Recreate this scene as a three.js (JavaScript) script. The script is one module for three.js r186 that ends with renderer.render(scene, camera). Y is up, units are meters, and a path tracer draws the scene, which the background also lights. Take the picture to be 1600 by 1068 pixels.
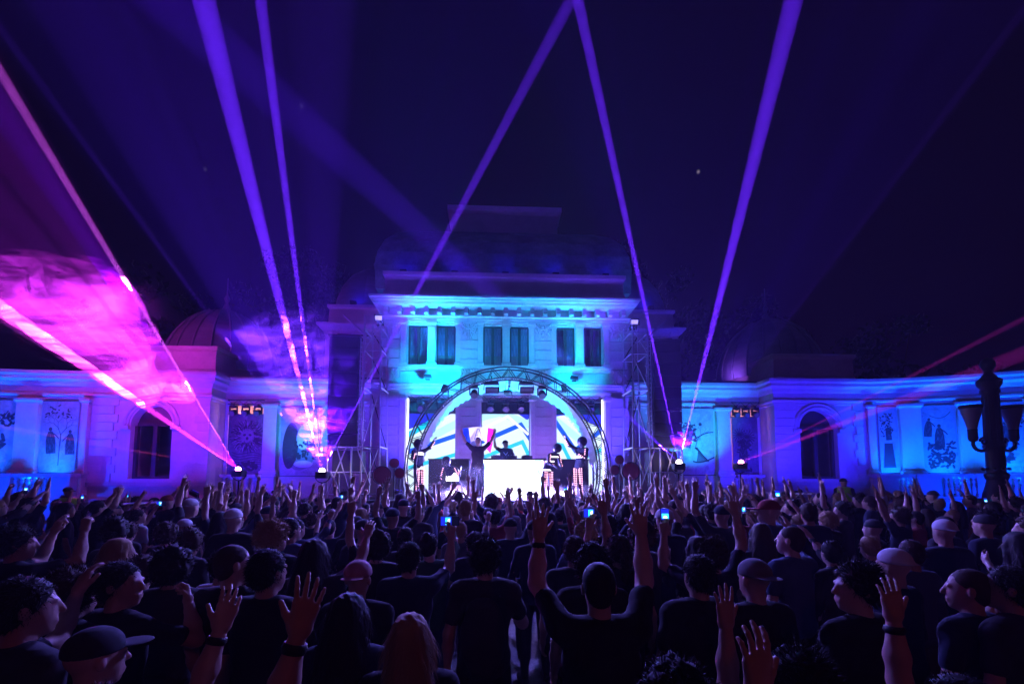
import * as THREE from 'three';
import { mergeGeometries, mergeVertices } from 'three/addons/utils/BufferGeometryUtils.js';
import { RoundedBoxGeometry } from 'three/addons/geometries/RoundedBoxGeometry.js';
import { RectAreaLightUniformsLib } from 'three/addons/lights/RectAreaLightUniformsLib.js';

// ------------------------------------------------------------------ camera, sky, moon, exposure
RectAreaLightUniformsLib.init();
const scene = new THREE.Scene();
const F = 711, CY = 694;                                   // focal length in pixels of the 1600 px frame, row of the lens axis
const camera = new THREE.PerspectiveCamera(73.8, 1600 / 1068, 0.1, 600);
camera.position.set(-0.53, 2.15, 17);
camera.rotation.set(0.0785, -0.0454, 0, 'YXZ');
camera.setViewOffset(1600, 1068, 0, 534 - CY, 1600, 1068);
camera.updateMatrixWorld();
scene.add(camera);
const renderer = new THREE.WebGLRenderer({ antialias: true });
renderer.toneMapping = THREE.LinearToneMapping;
renderer.toneMappingExposure = 1.5;
renderer.shadowMap.enabled = true;

{ // night sky: almost black, violet, a little lighter near the horizon from the town, three faint stars
  const W = 2048, H = 1024, d = new Float32Array(W * H * 4);
  for (let y = 0; y < H; y++) for (let x = 0; x < W; x++) {
    const up = ((y + 0.5) / H - 0.5) * Math.PI, k = Math.exp(-Math.max(0, up) * 1.6), i = (y * W + x) * 4;
    d[i] = 0.0008 + 0.0004 * k; d[i + 1] = 0.00005; d[i + 2] = 0.0008 + 0.0018 * k; d[i + 3] = 1;
  }
  const star = (px, py, s) => {
    const v = new THREE.Vector3((px - 800) / F, -(py - CY) / F, -1).applyEuler(camera.rotation).normalize();
    const c = Math.floor((Math.atan2(v.z, v.x) / (2 * Math.PI) + 0.5) * W), r = Math.floor((Math.asin(v.y) / Math.PI + 0.5) * H), i = (r * W + c) * 4;
    d[i] += s; d[i + 1] += s * 0.8; d[i + 2] += s;
  };
  star(1092, 267, 0.3); star(321, 263, 0.06); star(470, 165, 0.06);
  const sky = new THREE.DataTexture(d, W, H, THREE.RGBAFormat, THREE.FloatType);
  sky.mapping = THREE.EquirectangularReflectionMapping; sky.magFilter = THREE.LinearFilter; sky.needsUpdate = true;
  scene.background = sky; scene.environment = sky;
}
const moon = new THREE.DirectionalLight(new THREE.Color(0.5, 0.55, 1), 0.006);
moon.position.set(-30, 60, 40); moon.castShadow = true;
moon.shadow.camera.left = moon.shadow.camera.bottom = -30; moon.shadow.camera.right = moon.shadow.camera.top = 30; moon.shadow.camera.far = 200;
scene.add(moon, moon.target);
scene.fog = new THREE.FogExp2(new THREE.Color().setRGB(0.62, 0.52, 1), 0.0025);              // stage haze in the night air, lit by the beams

// ------------------------------------------------------------------ helpers
let seedN = 7;
const rnd = () => { seedN = (seedN + 0x6d2b79f5) | 0; let t = Math.imul(seedN ^ (seedN >>> 15), 1 | seedN); t = (t + Math.imul(t ^ (t >>> 7), 61 | t)) ^ t; return ((t ^ (t >>> 14)) >>> 0) / 4294967296; };
const rr = (a, b) => a + (b - a) * rnd();
const pick = (a) => a[Math.floor(rnd() * a.length)];
const V3 = (x, y, z) => new THREE.Vector3(x, y, z);
const rgb = (r, g, b) => new THREE.Color().setRGB(r, g, b);
const ray = (px, py) => V3((px - 800) / F, -(py - CY) / F, -1).applyEuler(camera.rotation);
const at = (px, py, z) => { const r = ray(px, py); return camera.position.clone().addScaledVector(r, (z - camera.position.z) / r.z); };
const project = (p) => { const v = p.clone().sub(camera.position).applyQuaternion(camera.quaternion.clone().invert()); return { x: 800 - F * v.x / v.z, y: CY + F * v.y / v.z, d: -v.z }; };

const used = {};
const numbered = (n) => { const k = used[n] = (used[n] ?? -1) + 1; return k ? `${n}_${String(k).padStart(3, '0')}` : n; };
function thing(name, label, category, pos = [0, 0, 0], turn = 0, group) {
  const o = new THREE.Group(); o.name = numbered(name); o.position.set(...pos); o.rotation.y = turn;
  o.userData = { label, category }; if (group) o.userData.group = group;
  scene.add(o); return o;
}
function put(name, geo, mat, parent, pos, rot) {
  const m = new THREE.Mesh(geo, mat); m.name = name; m.castShadow = m.receiveShadow = true;
  if (pos) m.position.set(...pos); if (rot) m.rotation.set(...rot);
  (parent ?? scene).add(m); return m;
}
function structure(name, geo, mat, pos, rot) { const m = put(name, geo, mat, scene, pos, rot); m.userData.kind = 'structure'; return m; }
const boxCache = {};
function boxG(w, h, d) { // a box whose uv is in metres
  const k = [w, h, d].map((x) => x.toFixed(3)).join();
  if (boxCache[k]) return boxCache[k];
  const g = new THREE.BoxGeometry(w, h, d), u = g.attributes.uv, s = [[d, h], [d, h], [w, d], [w, d], [w, h], [w, h]];
  for (let i = 0; i < 24; i++) u.setXY(i, u.getX(i) * s[i >> 2][0], u.getY(i) * s[i >> 2][1]);
  return boxCache[k] = g;
}
// a box given by its extents
const slab = (name, x0, x1, y0, y1, z0, z1, mat, parent) => put(name, boxG(x1 - x0, y1 - y0, z1 - z0), mat, parent, [(x0 + x1) / 2, (y0 + y1) / 2, (z0 + z1) / 2]);
const cylCache = {};
function rod(name, a, b, r, mat, parent, seg = 6, r2 = r) { // a bar from a to b
  const A = V3(...a), B = V3(...b), L = A.distanceTo(B), k = [r, r2, seg, L.toFixed(3)].join();
  const g = cylCache[k] ??= new THREE.CylinderGeometry(r2, r, L, seg);
  const m = put(name, g, mat, parent, A.clone().add(B).multiplyScalar(0.5).toArray());
  m.quaternion.setFromUnitVectors(V3(0, 1, 0), B.sub(A).normalize()); return m;
}
function flat(pos, idx, uv) { // triangle list -> geometry with flat normals
  let g = new THREE.BufferGeometry();
  g.setAttribute('position', new THREE.Float32BufferAttribute(pos, 3));
  g.setAttribute('uv', new THREE.Float32BufferAttribute(uv, 2));
  g.setIndex(idx); g = g.toNonIndexed(); g.computeVertexNormals(); return g;
}
// rectangles of a block's plan, grown by each profile offset: mitred cornices, parapets, domes. profile: [offset, height]
function rectLoft(profile, x0, x1, z0, z1, cap = true) {
  const pos = [], idx = [], uv = [];
  const quad = (a, b, c, d) => {
    const n = pos.length / 3, w = Math.hypot(a[0] - b[0], a[1] - b[1], a[2] - b[2]), h = Math.hypot(a[0] - d[0], a[1] - d[1], a[2] - d[2]);
    pos.push(...a, ...b, ...c, ...d); uv.push(0, 0, w, 0, w, h, 0, h); idx.push(n, n + 1, n + 2, n, n + 2, n + 3);
  };
  const ring = ([o, y]) => [[x0 - o, y, z1 + o], [x1 + o, y, z1 + o], [x1 + o, y, z0 - o], [x0 - o, y, z0 - o]];
  for (let i = 0; i + 1 < profile.length; i++) { const a = ring(profile[i]), b = ring(profile[i + 1]); for (let k = 0; k < 4; k++) quad(a[k], a[(k + 1) % 4], b[(k + 1) % 4], b[k]); }
  if (cap) { const t = ring(profile[profile.length - 1]); quad(t[0], t[1], t[2], t[3]); const b = ring(profile[0]); quad(b[3], b[2], b[1], b[0]); }
  return flat(pos, idx, uv);
}
// profile [offset towards the viewer, height] swept along a polyline of [x, z] whose outside is on the +z side
function sweep(profile, path) {
  const pos = [], idx = [], uv = [], N = path.length;
  const nor = path.map((_, i) => {
    const d1 = i ? V3(path[i][0] - path[i - 1][0], 0, path[i][1] - path[i - 1][1]).normalize() : null, d2 = i < N - 1 ? V3(path[i + 1][0] - path[i][0], 0, path[i + 1][1] - path[i][1]).normalize() : null;
    const n1 = d1 && V3(-d1.z, 0, d1.x), n2 = d2 && V3(-d2.z, 0, d2.x), n = (n1 && n2 ? n1.clone().add(n2) : (n1 ?? n2).clone()).normalize();
    return n.divideScalar(Math.max(0.3, n.dot(n1 ?? n2)));
  });
  let run = 0;
  for (let i = 0; i + 1 < N; i++) {
    const L = Math.hypot(path[i + 1][0] - path[i][0], path[i + 1][1] - path[i][1]);
    for (let k = 0; k + 1 < profile.length; k++) {
      const P = (j, q) => [path[j][0] + nor[j].x * profile[q][0], profile[q][1], path[j][1] + nor[j].z * profile[q][0]], n = pos.length / 3;
      pos.push(...P(i, k), ...P(i + 1, k), ...P(i + 1, k + 1), ...P(i, k + 1));
      uv.push(run, k, run + L, k, run + L, k + 1, run, k + 1); idx.push(n, n + 1, n + 2, n, n + 2, n + 3);
    }
    run += L;
  }
  return flat(pos, idx, uv);
}
// value noise
const hash3 = (x, y, z) => { let h = Math.imul(x, 374761393) + Math.imul(y, 668265263) + Math.imul(z, 2147483647) | 0; h = Math.imul(h ^ (h >>> 13), 1274126177); return ((h ^ (h >>> 16)) >>> 0) / 4294967296; };
function noise(x, y, z) {
  const X = Math.floor(x), Y = Math.floor(y), Z = Math.floor(z); x -= X; y -= Y; z -= Z;
  const s = (t) => t * t * (3 - 2 * t), u = s(x), v = s(y), w = s(z), l = (a, b, t) => a + (b - a) * t;
  return l(l(l(hash3(X, Y, Z), hash3(X + 1, Y, Z), u), l(hash3(X, Y + 1, Z), hash3(X + 1, Y + 1, Z), u), v), l(l(hash3(X, Y, Z + 1), hash3(X + 1, Y, Z + 1), u), l(hash3(X, Y + 1, Z + 1), hash3(X + 1, Y + 1, Z + 1), u), v), w);
}
function noiseTex(size, octaves, lo, hi, repeat, srgb = false, stretch = 1) { // tiling grey noise
  const d = new Uint8Array(size * size * 4), grid = octaves.map(([n]) => Array.from({ length: n * n }, rnd));
  for (let y = 0; y < size; y++) for (let x = 0; x < size; x++) {
    let v = 0, t = 0;
    octaves.forEach(([n, a], k) => {
      const fx = x / size * n, fy = y / size * n * stretch, X = Math.floor(fx), Y = Math.floor(fy), u = fx - X, w = fy - Y, q = (i, j) => grid[k][((j % n + n) % n) * n + (i % n + n) % n];
      const su = u * u * (3 - 2 * u), sw = w * w * (3 - 2 * w);
      v += a * ((q(X, Y) * (1 - su) + q(X + 1, Y) * su) * (1 - sw) + (q(X, Y + 1) * (1 - su) + q(X + 1, Y + 1) * su) * sw); t += a;
    });
    const c = Math.round(255 * (lo + (hi - lo) * v / t)), i = (y * size + x) * 4; d[i] = d[i + 1] = d[i + 2] = c; d[i + 3] = 255;
  }
  const t = new THREE.DataTexture(d, size, size); t.wrapS = t.wrapT = THREE.RepeatWrapping; t.magFilter = THREE.LinearFilter; t.repeat.set(repeat, repeat); t.needsUpdate = true;
  if (srgb) t.colorSpace = THREE.SRGBColorSpace; return t;
}
function canvasTex(w, h, draw) {
  const c = document.createElement('canvas'); c.width = w; c.height = h; draw(c.getContext('2d'), w, h);
  const t = new THREE.CanvasTexture(c); t.colorSpace = THREE.SRGBColorSpace; return t;
}

// ------------------------------------------------------------------ materials
const std = (o) => new THREE.MeshStandardMaterial(o);
const plasterTint = noiseTex(512, [[4, 3], [16, 2], [64, 1.5], [256, 1]], 0.8, 1, 0.23, true), plasterBump = noiseTex(512, [[64, 1], [256, 1]], 0, 1, 0.8);
const M = {
  stucco: std({ color: rgb(0.62, 0.59, 0.54), roughness: 0.85, map: plasterTint, bumpMap: plasterBump, bumpScale: 0.006 }),
  stone: std({ color: rgb(0.5, 0.48, 0.45), roughness: 0.9, map: plasterTint, bumpMap: plasterBump, bumpScale: 0.01 }),
  zinc: std({ color: rgb(0.27, 0.29, 0.33), roughness: 0.6, metalness: 0, map: noiseTex(256, [[8, 2], [32, 1], [128, 1]], 0.6, 1, 0.3, true) }),
  darkWood: std({ color: rgb(0.035, 0.028, 0.025), roughness: 0.5 }),
  glass: new THREE.MeshPhysicalMaterial({ color: 0xffffff, roughness: 0.03, transmission: 1, thickness: 0, ior: 1.5 }),
  curtain: std({ color: rgb(0.34, 0.24, 0.42), roughness: 0.95, map: noiseTex(256, [[64, 3], [8, 1]], 0.62, 1, 1.2, true, 0.05) }),
  interior: std({ color: rgb(0.12, 0.11, 0.1), roughness: 0.95 }),
  alu: std({ color: rgb(0.5, 0.5, 0.52), roughness: 0.4, metalness: 0.85 }),
  aluDark: std({ color: rgb(0.06, 0.06, 0.065), roughness: 0.45, metalness: 0.5 }),
  black: std({ color: rgb(0.012, 0.012, 0.014), roughness: 0.6 }),
  grille: std({ color: rgb(0.02, 0.02, 0.022), roughness: 0.8, bumpMap: noiseTex(128, [[64, 1]], 0, 1, 8), bumpScale: 0.004 }),
  iron: std({ color: rgb(0.018, 0.02, 0.02), roughness: 0.42, metalness: 0.4, bumpMap: noiseTex(128, [[16, 1], [64, 1]], 0, 1, 2), bumpScale: 0.004 }),
  frosted: std({ color: rgb(0.28, 0.28, 0.29), roughness: 0.3 }),
  drape: new THREE.MeshPhysicalMaterial({ color: rgb(0.8, 0.8, 0.8), roughness: 1, transmission: 0.45, thickness: 0, side: THREE.DoubleSide }),
  paving: std({ color: rgb(0.09, 0.085, 0.08), roughness: 0.6, map: noiseTex(512, [[8, 2], [32, 2], [128, 2]], 0.55, 1, 0.2, true), bumpMap: noiseTex(512, [[32, 1], [256, 1]], 0, 1, 0.4), bumpScale: 0.012 }),
  deck: std({ color: rgb(0.03, 0.03, 0.033), roughness: 0.7 }),
  vest: std({ color: rgb(0.32, 0.85, 0.05), roughness: 0.7 }),
  disc: std({ color: rgb(0.32, 0.02, 0.04), roughness: 0.45 }),
};
const glow = (r, g, b, k = 1) => std({ color: 0x000000, roughness: 0.5, emissive: rgb(r, g, b), emissiveIntensity: k });

// light colours of the show
const C = { violet: rgb(0.2, 0.03, 1), wash: rgb(0.055, 0.03, 1), deep: rgb(0.022, 0.01, 1), blue: rgb(0.0, 0.1, 1), cyan: rgb(0.0, 0.42, 1), pink: rgb(1, 0.045, 0.62), warm: rgb(1, 0.33, 0.42) };
function spot(parent, pos, target, deg, penumbra, color, intensity, size = 1) {
  const s = new THREE.SpotLight(color, intensity, 0, deg * Math.PI / 180, penumbra);
  s.position.set(...pos); s.target.position.set(...target); s.castShadow = true; s.shadow.radius = size;
  parent.add(s, s.target); return s;
}

// ------------------------------------------------------------------ ground and setting
{
  const g = new THREE.PlaneGeometry(400, 400); const u = g.attributes.uv; for (let i = 0; i < u.count; i++) u.setXY(i, u.getX(i) * 400, u.getY(i) * 400);
  structure('ground', g, M.paving, [0, 0, -60], [-Math.PI / 2, 0, 0]);
}

// ------------------------------------------------------------------ the palace: central block
const palace = thing('palace_building', 'tall two storey central block with brackets, paired windows and dark mansard dome', 'building');
{
  const W = 4.65, top = 8.93;
  const s = new THREE.Shape(); s.moveTo(-W, 0); s.lineTo(W, 0); s.lineTo(W, top); s.lineTo(-W, top); s.closePath();
  const hole = (x0, x1, y0, y1) => { const h = new THREE.Path(); h.moveTo(x0, y0); h.lineTo(x0, y1); h.lineTo(x1, y1); h.lineTo(x1, y0); h.closePath(); s.holes.push(h); };
  const wins = [[-3.7, -2.94], [-2.64, -1.9], [-0.86, -0.12], [0.16, 0.9], [1.94, 2.68], [2.98, 3.72]], wy0 = 6.46, wy1 = 8.05;
  for (const [a, b] of wins) hole(a, b, wy0, wy1);
  for (const [a, b] of [[-3.72, -1.88], [-0.92, 0.94], [1.92, 3.76]]) hole(a, b, 1.5, 5.33);
  const g = new THREE.ExtrudeGeometry(s, { depth: 0.45, bevelEnabled: false }); put('wall', g, M.stucco, palace, [0, 0, -0.45]);
  slab('side_wall', -W, -W + 0.4, 0, top, -8, -0.452, M.stucco, palace); slab('side_wall', W - 0.4, W, 0, top, -8, -0.452, M.stucco, palace);
  slab('back_wall', -W + 0.402, W - 0.402, 0, top, -8, -7.6, M.stucco, palace);
  slab('floor_slab', -W + 0.402, W - 0.402, 5.62, 5.8, -7.59, -0.452, M.interior, palace);
  slab('room_back', -W + 0.41, W - 0.41, 1.5, 5.6, -2.6, -2.4, M.interior, palace);
  // windows
  for (const [a, b] of wins) {
    const w = put('window', boxG(b - a - 0.004, 0.05, 0.08), M.darkWood, palace, [(a + b) / 2, wy0 + 0.03, -0.2]);
    const cx = (a + b) / 2, bit = (n, x0, x1, y0, y1, z0, z1, m) => slab(n, x0 - cx, x1 - cx, y0 - wy0 - 0.03, y1 - wy0 - 0.03, z0 + 0.2, z1 + 0.2, m, w);
    bit('frame', a + 0.002, a + 0.06, wy0 + 0.056, wy1, -0.24, -0.16, M.darkWood); bit('frame', b - 0.06, b - 0.002, wy0 + 0.056, wy1, -0.24, -0.16, M.darkWood);
    bit('frame', a + 0.061, b - 0.061, wy1 - 0.06, wy1 - 0.002, -0.24, -0.16, M.darkWood); bit('mullion', cx - 0.055, cx + 0.055, wy0 + 0.056, wy1 - 0.061, -0.25, -0.14, M.darkWood);
    bit('pane', a + 0.061, cx - 0.056, wy0 + 0.056, wy1 - 0.061, -0.203, -0.197, M.glass); bit('pane', cx + 0.056, b - 0.061, wy0 + 0.056, wy1 - 0.061, -0.203, -0.197, M.glass);
    bit('curtain', a + 0.02, b - 0.02, wy0 + 0.5, wy1, -0.44, -0.42, M.curtain);
    bit('blind', a + 0.02, b - 0.02, wy0 + 0.03, wy0 + 0.498, -0.41, -0.39, std({ color: rgb(0.16, 0.14, 0.15), roughness: 0.8 }));
  }
  // slim pilasters between the windows with base and capital, sill ledges
  for (const [x, w] of [[-3.83, 0.22], [-2.79, 0.28], [-1.79, 0.18], [-0.96, 0.18], [0.02, 0.26], [0.99, 0.18], [1.84, 0.18], [2.83, 0.28], [3.85, 0.22]]) {
    const p = slab('window_pilaster', x - w / 2, x + w / 2, 6.58, 7.9, -0.02, 0.17, M.stucco, palace);
    put('capital', rectLoft([[0, -0.1], [0.03, -0.06], [0.03, 0], [0.06, 0.04], [0.06, 0.14], [0.02, 0.14], [0.02, 0.22]], -w / 2, w / 2, -0.06, 0.06), M.stucco, p, [0, 0.66 + 0.102, 0]);
    put('base', rectLoft([[0.05, 0], [0.05, 0.08], [0.02, 0.12]], -w / 2, w / 2, -0.06, 0.06), M.stucco, p, [0, -0.66 - 0.121, 0]);
  }
  for (const [a, b] of [[-3.98, -1.72], [-1.02, 1.06], [1.76, 3.98]]) put('window_ledge', rectLoft([[0, 6.22], [0.05, 6.26], [0.05, 6.32], [0.12, 6.36], [0.12, 6.452], [0, 6.456]], a, b, -0.05, 0.06), M.stucco, palace);
  for (const [a, b] of [[-3.98, -1.72], [-1.02, 1.06], [1.76, 3.98]]) { slab('panel', a + 0.12, b - 0.12, 5.86, 6.12, -0.02, 0.045, M.stucco, palace); }
  // piers built of courses with open joints
  for (const [a, b] of [[-4.65, -3.96], [-1.72, -1.06], [1.1, 1.76], [3.98, 4.65]]) {
    for (let y = 2.0, i = 0; y < 8.1; y += 0.362, i++) { const h = Math.min(0.332, 8.12 - y); if (h > 0.1 && !(y < 5.75 && y + h > 5.52)) slab('course', a + (i % 2) * 0.002, b - (i % 2) * 0.002, y, y + h, -0.02, 0.16 + 0.006 * rnd(), M.stucco, palace); }
    ornament(palace, (a + b) / 2, 7.82, 0.165, 0.62, 0); ornament(palace, (a + b) / 2, 5.98, 0.165, 0.6, 1);
  }
  // lower order: door pilasters, lintels and the string courses
  for (const [a, b] of [[-3.72, -1.88], [-0.92, 0.94], [1.92, 3.76]]) {
    for (const x of [a - 0.11, b + 0.11]) { const p = slab('door_pilaster', x - 0.1, x + 0.1, 1.9, 5.1, -0.02, 0.14, M.stucco, palace); put('capital', rectLoft([[0, 0], [0.05, 0.05], [0.05, 0.12], [0.02, 0.13], [0.02, 0.22]], -0.1, 0.1, -0.08, 0.08), M.stucco, p, [0, 1.602, 0]); }
    put('lintel', rectLoft([[0, 5.335], [0.02, 5.37], [0.06, 5.4], [0.06, 5.46], [0, 5.47]], a - 0.2, b + 0.2, -0.05, 0.09), M.stucco, palace);
  }
  put('string_course', rectLoft([[0, 5.48], [0.05, 5.5], [0.05, 5.56], [0.16, 5.62], [0.16, 5.68], [0.22, 5.72], [0, 5.76]], -W, W, -7.5, 0.06), M.stucco, palace);
  put('architrave', rectLoft([[0, 8.12], [0.03, 8.12], [0.03, 8.18], [0.08, 8.2], [0.08, 8.26], [0.14, 8.3], [0.14, 8.33], [0, 8.335]], -W, W, -7.5, 0.1), M.stucco, palace);
  put('frieze', rectLoft([[0, 8.336], [0, 8.62]], -W, W, -7.5, 0.08), M.stucco, palace);
  put('cornice', rectLoft([[0.02, 8.62], [0.2, 8.64], [0.3, 8.66], [0.32, 8.74], [0.4, 8.78], [0.4, 8.82], [0.45, 8.86], [0.45, 8.93], [0.3, 8.96]], -W + 0.06, W - 0.06, -7.5, 0.22), M.stucco, palace);
  for (let i = 0; i < 19; i++) {
    const x = -4.46 + i * 8.92 / 18;
    const g = boxG(0.15, 0.27, 0.3), b = put('bracket', g, M.stucco, palace, [x, 8.475, 0.23]); put('scroll', new THREE.CylinderGeometry(0.045, 0.045, 0.15, 10).rotateZ(Math.PI / 2), M.stucco, b, [0, -0.09, 0.16]);
    if (i < 18) slab('frieze_panel', x + 0.115, x + 8.92 / 18 - 0.115, 8.37, 8.59, 0.08, 0.115, M.stucco, palace);
  }
  put('attic', rectLoft([[0.02, 8.97], [0.02, 9.35], [-0.03, 9.37], [-0.03, 9.94], [0.05, 9.98], [0.05, 10.12], [-0.2, 10.14]], -W, W, -7.4, -0.05), M.stucco, palace);
  const dome = put('dome_roof', rectLoft([[0.45, 9.9], [0.5, 10.9], [0.42, 11.5], [0.2, 12.1], [-0.2, 12.65], [-0.8, 13.1], [-1.5, 13.35], [-1.9, 13.42]], -4.8, 4.8, -7.2, -1.6), M.zinc, palace);
  put('roof_crest', rectLoft([[0, 13.42], [0, 14.4], [0.18, 14.5], [0.18, 14.72], [0.1, 14.76]], -2.4, 2.5, -5.6, -3.2), M.stucco, dome);
  for (let i = 0; i < 10; i++) rod('seam', [-4.6 + i, 10.95, -1.07], [(-4.6 + i) * 0.82, 12.65, -1.78], 0.02, M.zinc, dome);
}
// scrolled leaf relief: kind 0 hangs under a capital, kind 1 is a shield with leaves
function ornament(parent, x, y, z, w, kind) {
  const parts = [], leaf = (lx, ly, len, wid, ang) => { const g = new THREE.SphereGeometry(1, 7, 5); g.scale(wid, len, 0.07); g.rotateZ(ang); g.translate(lx, ly, 0.01); parts.push(g); };
  const curl = (cx, cy, r, dir, turns = 1.3) => { const pts = []; for (let i = 0; i <= 22; i++) { const a = i / 22 * turns * 2 * Math.PI, q = r * (1 - i / 26); pts.push(V3(cx + dir * Math.cos(a) * q, cy + Math.sin(a) * q, 0.02)); } parts.push(new THREE.TubeGeometry(new THREE.CatmullRomCurve3(pts), 26, 0.026, 5)); };
  const s = w / 0.62;
  if (kind === 0) {
    for (const d of [-1, 1]) {
      curl(d * 0.2 * s, 0.13, 0.085, d); curl(d * 0.12 * s, -0.06, 0.065, -d, 1.1); leaf(d * 0.26 * s, -0.03, 0.1, 0.035, -d * 0.5); leaf(d * 0.22 * s, -0.14, 0.09, 0.03, d * 0.5); leaf(d * 0.1 * s, -0.2, 0.1, 0.032, d * 0.35); leaf(d * 0.15 * s, 0.02, 0.08, 0.028, d * 0.9); leaf(d * 0.28 * s, 0.2, 0.06, 0.03, d * 0.2); leaf(d * 0.07 * s, -0.31, 0.07, 0.026, d * 0.25);
    }
    leaf(0, 0.1, 0.11, 0.055, 0); leaf(0, -0.12, 0.12, 0.04, 0); leaf(0, -0.33, 0.1, 0.028, 0);
    const sw = []; for (let i = 0; i <= 12; i++) { const t = i / 12 * 2 - 1; sw.push(V3(t * 0.24 * s, 0.02 + 0.13 * t * t, 0.03)); } parts.push(new THREE.TubeGeometry(new THREE.CatmullRomCurve3(sw), 16, 0.034, 5));
  } else {
    const sh = new THREE.SphereGeometry(1, 14, 8); sh.scale(0.14 * s, 0.19, 0.1); parts.push(sh);
    parts.push(new THREE.TorusGeometry(0.17 * s, 0.03, 5, 22).scale(1, 1.25, 1));
    for (let i = -2; i <= 2; i++) leaf(i * 0.11 * s, 0.26 + 0.02 * (i % 2), 0.06, 0.035, -i * 0.2);
    for (const d of [-1, 1]) { curl(d * 0.24 * s, -0.02, 0.07, d); leaf(d * 0.25 * s, 0.12, 0.07, 0.03, d * 0.4); leaf(d * 0.22 * s, -0.15, 0.08, 0.03, d * 0.6); leaf(d * 0.1 * s, -0.24, 0.08, 0.03, d * 0.4); }
    leaf(0, -0.3, 0.09, 0.035, 0);
  }
  put('relief_ornament', mergeGeometries(parts.map((g) => g.index ? g.toNonIndexed() : g)), M.stucco, parent, [x, y, z]);
}

// set-back flank blocks with small domes
for (const sx of [-1, 1]) {
  const side = sx < 0 ? 'pink laser' : 'lamp post';
  const f = thing('flank_building', `set back flank block with round dark dome on the ${side} side`, 'building');
  const a = sx < 0 ? -7.5 : 4.66, b = sx < 0 ? -4.66 : 7.5;
  slab('wall', a, b, 0, 8.2, -8, -2, M.stucco, f);
  put('cornice', rectLoft([[0, 8.2], [0.04, 8.22], [0.06, 8.34], [0.16, 8.44], [0.3, 8.6], [0.3, 8.68], [0.1, 8.74]], a + (sx > 0 ? 0.4 : 0), b - (sx < 0 ? 0.4 : 0), -8, -2), M.stucco, f);
  put('parapet', rectLoft([[0, 8.75], [-0.03, 8.8], [-0.06, 9.42], [0.02, 9.48], [0.02, 9.6], [-0.1, 9.62]], a + (sx > 0 ? 0.4 : 0), b - (sx < 0 ? 0.4 : 0), -7.9, -2.15), M.stucco, f);
  const d = put('dome_roof', new THREE.LatheGeometry([[1.75, 0], [1.8, 0.5], [1.72, 1.1], [1.5, 1.7], [1.12, 2.25], [0.6, 2.62], [0.02, 2.75]].map((p) => new THREE.Vector2(...p)), 32), M.zinc, f, [sx * 6.2, 9.5, -4.7]);
  put('finial', new THREE.LatheGeometry([[0.16, 0], [0.1, 0.15], [0.05, 0.25], [0.09, 0.4], [0.03, 0.55], [0.0, 0.9]].map((p) => new THREE.Vector2(...p)), 10), M.zinc, d, [0, 2.72, 0]);
  rod('downpipe', [sx * 7.1, 0.2, -1.9], [sx * 7.1, 8.2, -1.9], 0.05, M.zinc, f);
}

// banners: flat cloth with a printed picture (figures in dark ink on a lit ground)
const ink = (c, w, h, base, draw) => { c.fillStyle = base; c.fillRect(0, 0, w, h); for (let i = 0; i < 260; i++) { c.fillStyle = `rgba(${rnd() < 0.5 ? '255,255,255' : '0,0,20'},${0.02 + 0.05 * rnd()})`; c.beginPath(); c.ellipse(rnd() * w, rnd() * h, 8 + 40 * rnd(), 4 + 16 * rnd(), rnd() * 3, 0, 7); c.fill(); } c.strokeStyle = c.fillStyle = '#17151d'; c.lineCap = 'round'; c.globalAlpha = 0.82; draw(c, w, h); c.globalAlpha = 1;
  for (let i = 0; i < 900; i++) { const x = rnd() * w, y = rnd() * h, l = 6 + 22 * rnd(), a = -0.9 + 0.6 * rnd(); c.strokeStyle = `rgba(${rnd() < 0.55 ? '20,18,30' : '190,190,205'},${0.06 + 0.16 * rnd()})`; c.lineWidth = 0.6 + 1.6 * rnd(); c.beginPath(); c.moveTo(x, y); c.quadraticCurveTo(x + l * 0.5, y + l * a, x + l, y + l * a * 0.6); c.stroke(); } };
const branch = (c, x, y, a, L, w) => { if (L < 8) return; const X = x + Math.cos(a) * L, Y = y + Math.sin(a) * L; c.lineWidth = w; c.beginPath(); c.moveTo(x, y); c.lineTo(X, Y); c.stroke(); branch(c, X, Y, a - 0.3 - 0.5 * rnd(), L * 0.72, w * 0.68); branch(c, X, Y, a + 0.3 + 0.5 * rnd(), L * 0.72, w * 0.68); };
const figure = (c, x, y, s, lean = 0, flip = 1) => { // a cloaked standing figure in ink strokes
  c.save(); c.translate(x, y); c.scale(s * flip, s); c.rotate(lean);
  c.beginPath(); c.ellipse(0, -150, 17, 21, 0, 0, 7); c.fill(); c.beginPath(); c.moveTo(-20, -128); c.quadraticCurveTo(-58, -60, -46, 100); c.lineTo(44, 100); c.quadraticCurveTo(54, -50, 18, -128); c.fill();
  c.lineWidth = 13; c.beginPath(); c.moveTo(14, -110); c.quadraticCurveTo(50, -90, 72, -52); c.stroke(); c.lineWidth = 3;
  for (let i = 0; i < 40; i++) { c.strokeStyle = i % 2 ? 'rgba(150,150,165,.55)' : '#17151d'; c.beginPath(); const q = -46 + rnd() * 92, r = -110 + rnd() * 180; c.moveTo(q, r); c.quadraticCurveTo(q + rr(-14, 14), r + 18, q + rr(-18, 18), r + 30 + 20 * rnd()); c.stroke(); }
  c.strokeStyle = '#17151d'; c.restore();
};
const leaves = (c, n, x0, x1, y0, y1, s) => { for (let i = 0; i < n; i++) { c.save(); c.translate(rr(x0, x1), rr(y0, y1)); c.rotate(rnd() * 6.3); c.beginPath(); c.ellipse(0, 0, s * rr(0.5, 1), s * 0.4, 0, 0, 7); c.fill(); c.restore(); } };
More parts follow.
